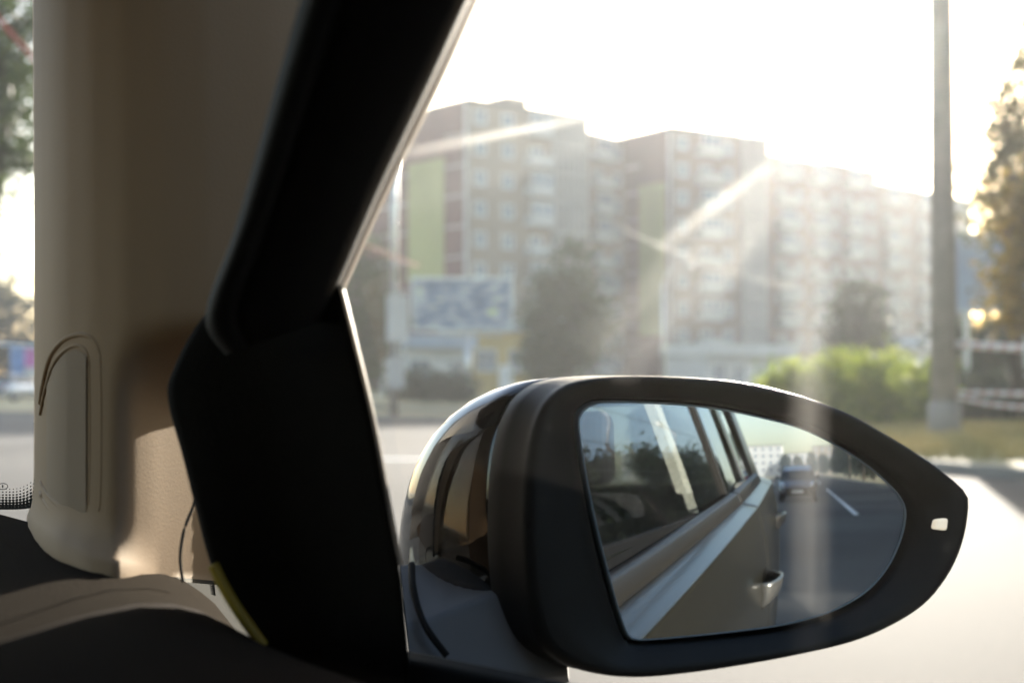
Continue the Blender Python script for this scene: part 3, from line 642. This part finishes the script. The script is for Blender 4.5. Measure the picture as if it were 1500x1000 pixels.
def polar(loop, n=160):
    pts = np.array([toplane(*p) for p in catmull(loop, 8, True)]); a = np.arctan2(pts[:, 1], pts[:, 0]); o = np.argsort(a); a, pts = a[o], pts[o]
    th = np.linspace(-math.pi, math.pi, n, endpoint=False); r = np.hypot(pts[:, 0], pts[:, 1])
    rr = np.interp(th, np.concatenate([a-2*math.pi, a, a+2*math.pi]), np.tile(r, 3)); return th, rr
th, rg = polar(GL); _, rr = polar(RM_L)
def sph_off(uv):      # height of the mirror sphere above the plane through MC
    return math.sqrt(max(0, RM*RM-uv@uv))-RM
def PL(r, t, off): return MC+mu*(r*math.cos(t))+mw*(r*math.sin(t))+n0*off
def gring(k, extra=0.): return [PL(rg[i]*k, th[i], sph_off(np.array([rg[i]*k*math.cos(th[i]), rg[i]*k*math.sin(th[i])]))+extra) for i in range(len(th))]
rows = [gring(k) for k in np.concatenate([[.0003], np.linspace(.02, 1.0, 40)])]
NT = len(th)
# mirror housing (matte rim and bowl)
def mix(a, b, t): return a+(b-a)*t
lip = []
for (t, off) in ((.0, -.012), (.0, -.004), (.02, .0015), (.07, .0035), (.25, .0045), (.55, .0065), (.82, .0075), (.93, .0065), (.985, .003), (1.0, -.003)):
    lip.append([PL(mix(rg[i]+.0022, rr[i], t), th[i], off+mix(sph_off(np.array([rg[i], 0])), 0, t)) for i in range(NT)])
bdir = nz(np.array([.10, .98, -.0]))
SC = np.array([-.065, -.060])
def back(k, d, dz=0.):
    out = []
    for i in range(NT):
        p = np.array([rr[i]*math.cos(th[i]), rr[i]*math.sin(th[i])]); p = SC+(p-SC)*k; out.append(MC+mu*p[0]+mw*p[1]+bdir*d+np.array([0, 0, dz]))
    return out
lip += [back(1.0, .012), back(1.0, .020), back(.985, .022)]
hs = grid('side_mirror', lip, 'bezel', car, closed=True, flip=False)
hs['label'] = 'black passenger side mirror with convex glass'
sg_ = grid('mirror_glass', rows, 'mirror', hs, closed=True)
grid('glass_edge', [gring(.990, .0003), gring(.995, .0007), gring(1.003, .0004), gring(1.012, -.003)], 'glassedge', hs, closed=True)
cap = [back(.985, .0215), back(1.0, .0235)]
for k in range(1, 15):
    a = k/14*math.pi/2; cap.append(back(max(.02, math.cos(a)**.9), .0235+.112*math.sin(a), .0))
grid('mirror_cap', cap, 'gloss', hs, closed=True)
# small lamp lens on the rim
lc = [toplane(*p) for p in ((1356, 773), (1359, 759), (1377, 757), (1375, 775))]
def onlip(c, e): return MC+mu*c[0]+mw*c[1]+n0*(.0068+e)
prism('warning_lamp', [onlip(c, .0006) for c in lc], -n0*.004, 'lens', hs, bevel=.0012)
# mirror arm: lofted from the door corner to the bowl
def armsec(pts, d0): return [P(x, y, d) for x, y, d in pts]
arm = [[(586, 824, .665), (596, 915, .612), (603, 985, .604), (604, 1012, .63), (600, 960, .69), (588, 860, .70)],
       [(630, 825, .675), (636, 902, .616), (645, 990, .606), (646, 1012, .63), (645, 960, .70), (632, 850, .71)],
       [(700, 829, .685), (706, 872, .622), (714, 992, .610), (716, 1010, .64), (714, 960, .71), (702, 852, .72)],
       [(770, 838, .69), (778, 848, .630), (785, 992, .618), (787, 1004, .645), (785, 960, .72), (772, 858, .73)],
       [(815, 842, .69), (825, 848, .636), (832, 988, .624), (834, 998, .65), (832, 960, .72), (817, 860, .73)]]
arows = [np.array(x) for x in zip(*[catmull([P(*r[i]) for r in arm], 6) for i in range(6)])]
ao = mesh('mirror_arm', [p for r in arows for p in r], gridfaces(len(arows), 6, True), 'armplastic', hs, True)
bm = bmesh.new(); bm.from_mesh(ao.data); bmesh.ops.recalc_face_normals(bm, faces=bm.faces); bm.to_mesh(ao.data); bm.free()
bvm = ao.modifiers.new('bevel', 'BEVEL'); bvm.width = .0035; bvm.segments = 3; bvm.limit_method = 'ANGLE'; bvm.angle_limit = R_(35); bvm.harden_normals = True
MB().tube([P(x, y, d) for x, y, d in [tuple(q) for q in catmull([(603, 826, .652), (605, 860, .628), (614, 895, .614), (628, 925, .606), (655, 960, .604)], 6)]], .0016, 6).build('arm_joint', 'rubber', hs, True)
# --- door sail panel, window frame, inner door
def slab(name, pix, off, thick, m, parent, bevel):
    pts = [W(x, y, o) if o is not None else P(x, y, d) for (x, y, o, d) in pix]
    return prism(name, pts, np.array([thick, 0, 0]), m, parent, bevel)
def mix_(a, b, t): return a+(b-a)*t
sail_pix = [(300, 460), (252, 545), (247, 590), (288, 750), (311, 832), (350, 905), (392, 950), (420, 1010), (596, 1010), (598, 942), (586, 830), (545, 610), (500, 424), (420, 330)]
def saild(x, y): return mix_((W(x, y, .014)-CAM)@FW, .532, np.clip((460-x)/140, 0, 1))
sl_l = [(420, 330), (300, 460), (252, 545), (247, 590), (268, 670), (288, 750), (311, 832), (350, 905), (392, 950), (420, 1010)]
sl_r = [(470, 330), (500, 424), (518, 500), (530, 550), (548, 625), (566, 720), (585, 830), (591, 880), (597, 942), (602, 1010)]
rows = []
for (a, b) in zip(catmull(sl_l, 5), catmull(sl_r, 5)):
    row = []
    for k, dz in ((0., .03), (.0, .012), (.012, .004), (.04, .001), (.2, 0), (.4, 0), (.6, 0), (.8, 0), (.95, 0), (.985, .001), (1., .003), (1., .012)):
        x, y = a*(1-k)+b*k; row.append(P(x, y, saild(x, y)+dz))
    rows.append(row)
grid('sail_panel', rows, 'darktrim', car, flip=True)
fr_l = [(690, -700), (560, -330), (470, -90), (440, 0), (402, 130), (345, 330), (300, 462), (330, 520)]; fr_r = [(1045, -700), (855, -330), (735, -90), (690, 0), (640, 108), (560, 275), (498, 416), (470, 470)]
rows = []
for (a, b) in zip(catmull(fr_l, 5), catmull(fr_r, 5)):
    row = []
    for k, dz in ((0, .035), (.02, .014), (.07, .003), (.16, .0), (.22, .006), (.27, .010), (.33, .004), (.6, .0), (.88, .001), (.97, .006), (1., .016), (1.0, .03)):
        x, y = a*(1-k)+b*k; base = W(b[0], b[1], .02); db = (base-CAM)@FW; da = db-.015*(1-k); row.append(P(x, y, da+dz))
    rows.append(row)
grid('window_frame', rows, 'blackplastic', car, flip=True)
lipr = []
for (x, y) in catmull(fr_r[:7], 6):
    wd = np.interp(y, [0, 430], [11, 7]); p = W(x, y, -.004)
    lipr.append([W(x-6, y-2, .0), W(x+wd*.5, y+3, -.008), W(x+wd*1.2, y+6, -.016), W(x+wd*.9, y+5, -.024)])
grid('window_seal', lipr, 'lip', car)
sl2 = []
for (x, y) in catmull([(500, 424), (520, 505), (545, 610), (568, 735), (586, 828)], 8): sl2.append([W(x-2, y, .013), W(x+3, y, .011), W(x+5, y, .004)])
grid('glass_run', sl2, 'lip', car)
# inner door below the belt
MB().box(.60, .742, -.93, .435, .35, 1.082).build('door_trim', 'darktrim', car, bevel=.012)
MB().box(.742, .756, -.93, .425, 1.05, 1.094).build('belt_seal', 'rubber', car, bevel=.003)
yb = MB().tube([P(x, y, .529) for x, y in catmull([(312, 826), (330, 862), (352, 898), (386, 946)], 6)], .0022, 8).build('edge_highlight', 'yellow', car, True)  # yellow strip painted in as the edge highlight beside the sail panel
# --- front side window: a dusty pane
def panebox(name, y0, y1, z0, z1, m, th_=.004, slope=.35, poly=None, taper=0.):
    o_ = []
    for sgn in (0, 1):
        for (y, z) in (poly or ((y0, z0), (y1, z0), (y1, z1), (y0, z1))): o_.append((WX(z)+taper*min(0, y+1)+(th_ if sgn else 0), y, z))
    k = len(o_)//2; f = [tuple(range(k)), tuple(range(k, 2*k))[::-1]]+[(i, i+k, (i+1) % k+k, (i+1) % k) for i in range(k)]
    o = mesh(name, o_, f, m, car); bm = bmesh.new(); bm.from_mesh(o.data); bmesh.ops.recalc_face_normals(bm, faces=bm.faces); bm.to_mesh(o.data); bm.free(); return o
pf = [W(x, y)[1:] for x, y in ((870, -480), (750, -260), (640, -60), (600, 60), (520, 230), (455, 420), (520, 700), (570, 950))]
panebox('side_window', 0, 0, 0, 0, 'dirtyglass', poly=[(.36, 1.07), (-.93, 1.085+.03), (-.93, 1.46), (-.05, 1.46)]+[tuple(q) for q in pf])
def flare(nm, amt):  # translucent film that stands in for sun flare across the window
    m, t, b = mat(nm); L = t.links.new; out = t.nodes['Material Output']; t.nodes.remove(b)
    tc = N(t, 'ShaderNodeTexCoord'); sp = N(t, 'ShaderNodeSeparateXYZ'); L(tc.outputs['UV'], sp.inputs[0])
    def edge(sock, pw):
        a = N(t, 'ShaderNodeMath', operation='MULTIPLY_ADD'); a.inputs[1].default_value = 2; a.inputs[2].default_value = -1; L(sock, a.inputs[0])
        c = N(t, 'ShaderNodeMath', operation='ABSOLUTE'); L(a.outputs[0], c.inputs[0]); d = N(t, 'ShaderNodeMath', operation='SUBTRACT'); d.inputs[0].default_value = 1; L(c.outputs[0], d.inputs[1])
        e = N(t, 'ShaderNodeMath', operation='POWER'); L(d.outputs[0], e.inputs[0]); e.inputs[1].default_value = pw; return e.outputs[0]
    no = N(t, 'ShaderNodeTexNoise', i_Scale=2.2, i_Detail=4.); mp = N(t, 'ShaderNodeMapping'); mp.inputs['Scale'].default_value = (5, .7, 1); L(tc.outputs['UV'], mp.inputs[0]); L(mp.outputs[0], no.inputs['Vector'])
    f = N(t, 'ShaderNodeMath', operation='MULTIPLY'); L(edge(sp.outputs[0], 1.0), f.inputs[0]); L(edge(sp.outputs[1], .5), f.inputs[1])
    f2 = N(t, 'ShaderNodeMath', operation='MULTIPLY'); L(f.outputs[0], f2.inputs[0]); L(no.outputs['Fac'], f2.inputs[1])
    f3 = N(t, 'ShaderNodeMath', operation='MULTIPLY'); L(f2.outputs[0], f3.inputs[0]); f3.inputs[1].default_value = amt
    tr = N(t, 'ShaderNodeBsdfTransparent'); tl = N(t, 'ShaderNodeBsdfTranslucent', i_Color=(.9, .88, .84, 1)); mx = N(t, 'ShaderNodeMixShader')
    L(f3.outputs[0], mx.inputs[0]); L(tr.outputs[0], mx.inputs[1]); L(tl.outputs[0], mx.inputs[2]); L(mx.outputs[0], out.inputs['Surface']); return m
M['flare'] = flare('flare_streak', .115); M['flare2'] = flare('strong_flare_streak', .42)
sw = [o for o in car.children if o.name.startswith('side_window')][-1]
for (x0, y0, x1, y1, w0, w1, sm) in ((1185, 60, 1185, 1000, 72, 72, 'flare'), (1210, 185, 860, 520, 40, 90, 'flare'), (1172, 208, 960, 368, 22, 36, 'flare2'), (1180, 230, 900, 560, 70, 60, 'flare'), (930, 158, 585, 226, 16, 26, 'flare2'), (1160, 270, 1010, 480, 30, 60, 'flare')):  # strips painted along the flare band and its fan of rays
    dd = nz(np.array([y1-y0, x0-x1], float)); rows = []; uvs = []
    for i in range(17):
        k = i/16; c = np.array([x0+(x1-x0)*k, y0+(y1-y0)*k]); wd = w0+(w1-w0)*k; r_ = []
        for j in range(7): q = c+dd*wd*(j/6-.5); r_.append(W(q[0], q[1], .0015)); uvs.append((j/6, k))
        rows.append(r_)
    grid('flare_streak', rows, sm, sw, uvs=uvs)
m, t, b = mat('dust_speck'); t.nodes.remove(b); tr = N(t, 'ShaderNodeBsdfTransparent'); tl = N(t, 'ShaderNodeBsdfTranslucent', i_Color=(.9, .88, .84, 1)); mx = N(t, 'ShaderNodeMixShader'); mx.inputs[0].default_value = .13
t.links.new(tr.outputs[0], mx.inputs[1]); t.links.new(tl.outputs[0], mx.inputs[2]); t.links.new(mx.outputs[0], t.nodes['Material Output'].inputs['Surface']); M['speck'] = m
mb = MB(); rg_ = random.Random(21)
for i in range(240):
    x, y = rg_.uniform(520, 1600), rg_.uniform(-60, 960); r0 = .00008+.00016*rg_.random()**2; e = rg_.uniform(.6, 1.5); bi = len(mb.v)
    for k in range(8):
        a_ = k*math.pi/4; mb.v.append(tuple(W(x+r0*FPX/.45*e*math.cos(a_), y+r0*FPX/.45*math.sin(a_), .0012)))
    mb.f.append(tuple(range(bi, bi+8)))
o_ = mb.build('dust_specks', 'speck', sw); o_['kind'] = 'stuff'
panebox('rear_side_window', -1.03, -1.93, 1.12, 1.45, 'paneglass', taper=.03)
# --- pillar trim column
def cdepth(x, y):
    top_ = np.interp(x, [48, 50, 58, 66, 90, 130, 180, 240, 300, 400, 480], [.96, .74, .70, .665, .630, .609, .597, .593, .593, .60, .61])  # deep hidden left edge added to block sun from the dash
    low_ = np.interp(x, [48, 50, 58, 66, 90, 130, 165, 190, 220, 260, 300, 340, 480], [.96, .74, .70, .665, .630, .609, .600, .607, .629, .664, .700, .732, .80])
    k = np.interp(y, [470, 600], [0, 1]); k = k*k*(3-2*k); return top_*(1-k)+low_*k
def csm(x, y):   # smoothed
    return np.mean([cdepth(x+dx, y) for dx in (-9, -5, 0, 5, 9)]) if x > 62 else cdepth(x, y)
xs = [48, 50, 54, 58, 61, 64, 68, 74]+list(range(80, 350, 6))+list(range(350, 500, 15)); rows = []
bx = [45, 58, 80, 110, 160, 200, 240, 312, 500]; by = [752, 772, 786, 802, 826, 836, 843, 850, 856]
vv = np.concatenate([[-.38, -.3, -.2, -.1, -.05], np.linspace(0, .86, 44), np.linspace(.87, 1, 12), [1.03, 1.07]])
for v in vv:
    row = []
    for x in xs:
        yb_ = np.interp(x, bx, by); y = -90+min(v, 1)*(yb_+90); k = max(0, (y-(yb_-85))/85); k2 = k**3; y += max(0, v-1)*900*np.clip((250-x)/40, 0, 1)
        x = min(x, np.interp(y, [470, 560], [500, 322]))
        xx = x+2*math.sin(y/300)-(10*k2 if x < 150 else 0); row.append(P(xx, y, csm(x, y)-.022*k2*(1 if x < 170 else max(0, 1-(x-170)/60))))
    rows.append(row)
grid('pillar_trim', rows, 'trim', car, flip=True)
pt = [o for o in car.children if o.name.startswith('pillar_trim')][0]
pt.data.materials.append(M['blackplastic']); so_ = pt.modifiers.new('shell', 'SOLIDIFY'); so_.thickness = .002; so_.offset = -1; so_.material_offset = 1; so_.material_offset_rim = 1
def ridge(path, off, r, nm='ridge'):
    return MB().tube([P(x, y, csm(x, y)+off+.0008) for x, y in catmull(path, 6)], r, 8, False).build(nm, 'trim', pt, True)
ridge([(59, 590), (64, 558), (74, 522), (92, 499), (115, 490), (134, 494), (146, 512), (149, 545), (150, 640), (149, 715), (146, 752), (136, 770), (118, 772), (96, 764), (78, 750), (66, 735), (59, 722)], .0008, .0012)
ridge([(59, 606), (66, 572), (78, 535), (94, 514), (112, 506), (124, 510), (131, 524), (132, 550), (133, 640), (132, 715), (129, 745), (120, 756), (106, 754), (90, 744), (76, 732), (68, 722), (59, 705)], .0008, .0009)
rib = []; uvs = []
for y in np.linspace(512, 752, 40):
    r_ = []
    for x in np.linspace(68, 126, 20):
        yt = np.interp(x, [68, 78, 94, 110, 126], [566, 538, 518, 512, 520]); yl = np.interp(x, [68, 90, 110, 126], [722, 742, 752, 750]); yy = min(max(y, yt), yl)
        r_.append(P(x, yy, csm(x, yy)-.0006)); uvs.append((x*.033, yy*.01))
    rib.append(r_)
grid('grille', rib, 'ribbed', pt, uvs=uvs, flip=True)
MB().tube([P(x, y, .60) for x, y in catmull([(292, 700), (284, 738), (270, 775), (264, 815), (268, 852)], 6)], .0007, 6).build('thin_cable', 'copper', car, True)
# outer skin of the pillar, in front of the trim
rows = []
for v in np.linspace(0, 1, 24):
    row = []
    for x in (52, 70, 100, 140, 180, 220, 260, 300, 350, 400, 450, 500):
        yl = np.interp(x, [52, 160, 300, 500], [465, 465, 460, 460]); y = -470+v*(yl+470); row.append(P(x, y, np.interp(x, [52, 150, 300, 500], [.93, .72, .71, .70])))
    rows.append(row)
grid('pillar_skin', rows, 'gloss', car)
mesh('quarter_window', [(.79, .53, 1.06), (.80, .74, 1.06), (.785, .73, 1.25), (.77, .53, 1.25)], [(0, 1, 2, 3)], 'quarterglass', car)
# --- dashboard
ys = [.22, .245, .27, .30, .34, .38, .42, .46, .50, .54, .58, .66, .76, .90, 1.02]
zs = [.93, 1.03, 1.085, 1.106, 1.115, 1.118, 1.120, 1.121, 1.122, 1.123, 1.124, 1.127, 1.131, 1.134, 1.134]
rows = []
for y, z in zip(ys, zs):
    row = []; xe = np.interp(y, [.40, .50, .60, .70], [.705, .735, .785, .80])
    for q in (-1.5, -1.2, -.9, -.6, -.4, -.25, -.18, -.12, -.09, -.065, -.045, -.03, -.018, -.008, -.002, 0):
        x = xe+q; k = max(0, (q+.11)/.11); row.append((x, y, z-.032*k**3))
    rows.append(row)
grid('dashboard', rows, 'dash', car, thick=0., flip=False)
MB().box(-.78, .70, .24, 1.0, .4, .92).build('dash_lower', 'darktrim', car)
# windscreen with its dotted border
wsx = lambda y: .66+.03*(1-(y-.15)/.9)
ws = [[(x, y-.06*abs(x)**2, z) for x in np.linspace(-.74, .76, 12)] for y, z in ((1.12, 1.12), (1.06, 1.20), (.99, 1.29), (.89, 1.38), (.75, 1.44), (.54, 1.475))]
grid('windscreen', ws, 'clearglass', car, thick=.0)
fr_rows = []; uvs = []
for j, yy in enumerate((746, 735, 724, 712)):
    r_ = []
    for k in range(16):
        x = -60+k*8.2; y_ = yy-max(0, (x-20))**2*.012*(j/3+.3); r_.append(P(x, y_, .80)); uvs.append((k*1.6, j*2.8))
    fr_rows.append(r_)
grid('frit_band', fr_rows, 'frit', car, uvs=uvs)
cp = P(4, 712, .80); ring = [cp+RT*.0028*math.cos(a)+UP*.0017*math.sin(a) for a in np.linspace(0, 2*math.pi, 25)]
MB().tube(ring, .00022, 5, False).tube([cp-UP*.0007, cp+UP*.0008], .0004, 5).build('glass_mark', 'copper', car)
# quarter window with dotted edge behind the pillar
qf = []; uvs = []
qp = [(228, 842), (262, 838), (292, 835), (306, 838), (313, 850), (316, 872)]
for j in range(4):
    r_ = []
    for k, (x, y) in enumerate(catmull(qp, 4)):
        s_ = j/3; r_.append(P(x+(272-x)*.16*s_, y+(866-y)*.30*s_, .735)); uvs.append((k*1.6, j*1.6))
    qf.append(r_)
grid('quarter_frit', qf, 'frit', car, uvs=uvs)
# --- cabin shell
MB().box(-.60, .595, -2.35, .50, 1.462, 1.50).build('roof', 'headliner', car, bevel=.01)
MB().box(-.62, .61, -2.4, .52, 1.502, 1.53).build('roof_skin', 'paint', car, bevel=.012)
MB().box(-.74, .74, .46, .72, 1.452, 1.498).build('roof_header', 'headliner', car, bevel=.01)
MB().box(-.80, .78, -2.3, .9, .18, .26).build('floor', 'seat', car)
MB().box(-.80, .60, -2.45, -2.3, .26, 1.1).build('rear_bulkhead', 'seat', car)
MB().box(-.86, -.74, -2.4, .6, .3, 1.08).build('left_door_trim', 'darktrim', car, bevel=.012)
for y0, y1 in ((.0, .5), (-1.02, -.92), (-2.1, -1.9)):
    mesh('left_pillar', [(-.75, y0+.3 if y0 >= 0 else y0, 1.08), (-.75, y1+.1 if y0 >= 0 else y1, 1.08), (-.61, min(y1, .16), 1.47), (-.61, min(y0, .08), 1.47)], [(0, 1, 2, 3)], 'trim', car)
mesh('left_window', [(-.745, .42, 1.08), (-.745, -1.95, 1.08), (-.615, -1.95, 1.465), (-.615, .1, 1.465)], [(0, 1, 2, 3)], 'addedtint', car)
mesh('rear_window', [(-.6, -2.38, 1.1), (.6, -2.38, 1.1), (.58, -2.3, 1.465), (-.58, -2.3, 1.465)], [(0, 1, 2, 3)], 'darkglass', car)
def seat(x):
    s_ = MB().box(x-.25, x+.25, -.75, -.15, .3, .52).build('seat', 'seat', car, bevel=.05)
    mesh('seat_back', [(x-.24, -.72, .5), (x+.24, -.72, .5), (x+.22, -.95, 1.12), (x-.22, -.95, 1.12), (x-.24, -.86, .5), (x+.24, -.86, .5), (x+.2, -1.06, 1.12), (x-.2, -1.06, 1.12)], [(0, 1, 2, 3), (7, 6, 5, 4), (0, 4, 5, 1), (1, 5, 6, 2), (2, 6, 7, 3), (3, 7, 4, 0)], 'seat', car, bevel=.04)
    MB().box(x-.13, x+.13, -1.06, -.97, 1.14, 1.32).build('headrest', 'seat', car, bevel=.03)
seat(-.37); seat(.33)
MB().box(-.62, .6, -2.2, -1.7, .3, .55).box(-.62, .6, -2.28, -2.15, .55, 1.12).build('rear_seat', 'seat', car, bevel=.04)
# light pillar cover and belt inside the window
def wq(name, y0, y1, z0, z1, inb, m, sl=0.):
    return mesh(name, [(WX(z0)-inb, y0, z0), (WX(z0)-inb, y1, z0), (WX(z1)-inb, y1+sl, z1), (WX(z1)-inb, y0+sl, z1), (WX(z0)-inb-.02, y0, z0), (WX(z0)-inb-.02, y1, z0), (WX(z1)-inb-.02, y1+sl, z1), (WX(z1)-inb-.02, y0+sl, z1)], [(0, 1, 2, 3), (7, 6, 5, 4), (0, 4, 5, 1), (1, 5, 6, 2), (2, 6, 7, 3), (3, 7, 4, 0)], m, car)
wq('pillar_cover', -.66, -.73, 1.125, 1.46, .03, 'beltgrn', .01)
wq('seat_belt', -.83, -.838, 1.08, 1.40, .05, 'seat', .02)
wq('seat_belt', -.80, -.806, 1.08, 1.40, .045, 'beltgrn', .02)
# --- outer flank
def prof(y):
    tp_ = .02*min(0, y+1.0); rr_ = -.10*max(0, -y-2.1)**2*3
    d = tp_+rr_
    return dict(strip=[(.757+d, 1.066-.045*y), (.758+d, 1.070-.045*y), (.760+d, 1.072-.044*y), (.770+d, 1.0715-.043*y), (.772+d, 1.0705-.043*y), (.773+d, 1.069-.043*y), (.780+d, 1.059-.04*y), (.781+d, 1.056-.04*y), (.781+d, 1.051-.04*y)],
                body=[(.774+d, 1.046-.04*y), (.782+d, 1.0502-.04*y), (.784+d, 1.0505-.04*y), (.80+d, 1.0485-.039*y), (.815+d, 1.0455-.038*y), (.8185+d, 1.0447-.038*y), (.8205+d, 1.0435-.038*y), (.8213+d, 1.041-.038*y), (.8218+d, 1.037-.038*y), (.826+d, 1.02-.036*y), (.838+d, .98-.03*y), (.846+d, .92-.02*y), (.849+d, .84-.008*y), (.846+d, .70), (.838+d, .55), (.82+d, .38), (.78+d, .26)])
def flank(name, y0, y1, key, m, parent=car, n=24):
    return grid(name, [[(x, y, z) for x, z in prof(y)[key]] for y in np.linspace(y0, y1, n)], m, parent, thick=.002)
fd = flank('front_door', .44, -.981, 'body', 'paint'); rd = flank('rear_door', -.983, -1.95, 'body', 'paint'); flank('rear_wing', -1.955, -2.75, 'body', 'paint'); flank('front_wing', 1.5, .445, 'body', 'paint')
flank('belt_strip', .43, -.978, 'strip', 'chrome', fd); flank('belt_strip', -.982, -2.0, 'strip', 'chrome', rd)
for y0, y1 in ((-.93, -.958), (-.966, -.978), (-.984, -1.03)):
    wq('pillar_strip', y0, y1, 1.115, 1.47, -.012, 'chrome' if y1 > -.96 else 'gloss', .0)
wq('rear_pillar', -1.93, -2.25, 1.15, 1.47, -.010, 'paint', .1); wq('pillar_strip', -1.90, -1.935, 1.15, 1.47, -.014, 'chrome')
wq('upper_rail', .10, -2.2, 1.452, 1.475, -.008, 'chrome')
def handle(y, z, X, par):
    rows = []
    for i in range(25):
        k = i/24; yy = y+.105-.21*k; bulge = (0.041*math.sin(math.pi*min(1, max(0, (k-.0)/1.))**.8)**.55)-.002; row = []
        for j in range(9):
            v = j/8; px_ = bulge*(1-(1-v)**2.6)**.55; zz = z-.026+.048*v+.006*math.sin(math.pi*k); row.append((X+px_, yy, zz-.0*k))
        rows.append(row)
    h = grid('handle', rows, 'handlepaint', par); so_ = h.modifiers.new('s', 'SOLIDIFY'); so_.thickness = .007; so_.offset = 0
    grid('handle_cup', [[(X+.002-.004*(1-(2*i/8-1)**2)*(1-(2*j/6-1)**2), y-.085+.17*i/8, z+.01-.03*math.sin(math.pi*(i+.5)/9)+.06*math.sin(math.pi*(i+.5)/9)*j/6) for j in range(7)] for i in range(9)], 'rubber', h)
handle(-.86, .925, .847, fd); handle(-2.0+.12, 1.0, .822, rd)
# bonnet and wheels complete the body outside
grid('bonnet', [[(x, y, z-.10*abs(x)**3) for x in np.linspace(-.78, .78, 10)] for y, z in ((1.0, 1.05), (1.3, 1.0), (1.7, .93), (2.0, .80), (2.1, .6))], 'paint', car)
flankL = grid('left_flank', [[(-x, y, z) for x, z in prof(y)['body']] for y in np.linspace(1.5, -2.75, 30)], 'paint', car, thick=.002)
mesh('tailgate', [(-.72, -2.76, .3), (.72, -2.76, .3), (.70, -2.75, 1.12), (-.70, -2.75, 1.12)], [(0, 1, 2, 3)], 'paint', car)
for x in (-.72, .72):
    for y in (1.45, -1.75):
        wl = MB().tube([(x-.1, y, .32), (x-.08, y, .32), (x+.08, y, .32), (x+.1, y, .32)], [.28, .32, .32, .28], 24).build('wheel', 'rubber', car, True)
        MB().tube([(x-.104, y, .32), (x+.104, y, .32)], .2, 18).build('rim', 'steel', wl, True)
bpy.context.view_layer.update()

# ------------------------------------------------------------------ the hazy air
hz = MB().box(-140, 300, -440, 330, -1.2, 34).build('haze', None); m, t, b = mat('haze_air'); t.nodes.remove(b)
pv = N(t, 'ShaderNodeVolumePrincipled'); pv.inputs['Color'].default_value = (.95, .97, 1., 1); pv.inputs['Density'].default_value = .0010; pv.inputs['Anisotropy'].default_value = .28
t.links.new(pv.outputs[0], t.nodes['Material Output'].inputs['Volume']); hz.data.materials.append(m); tag(hz, 'pale sunlit haze filling the air', 'haze', kind='stuff')
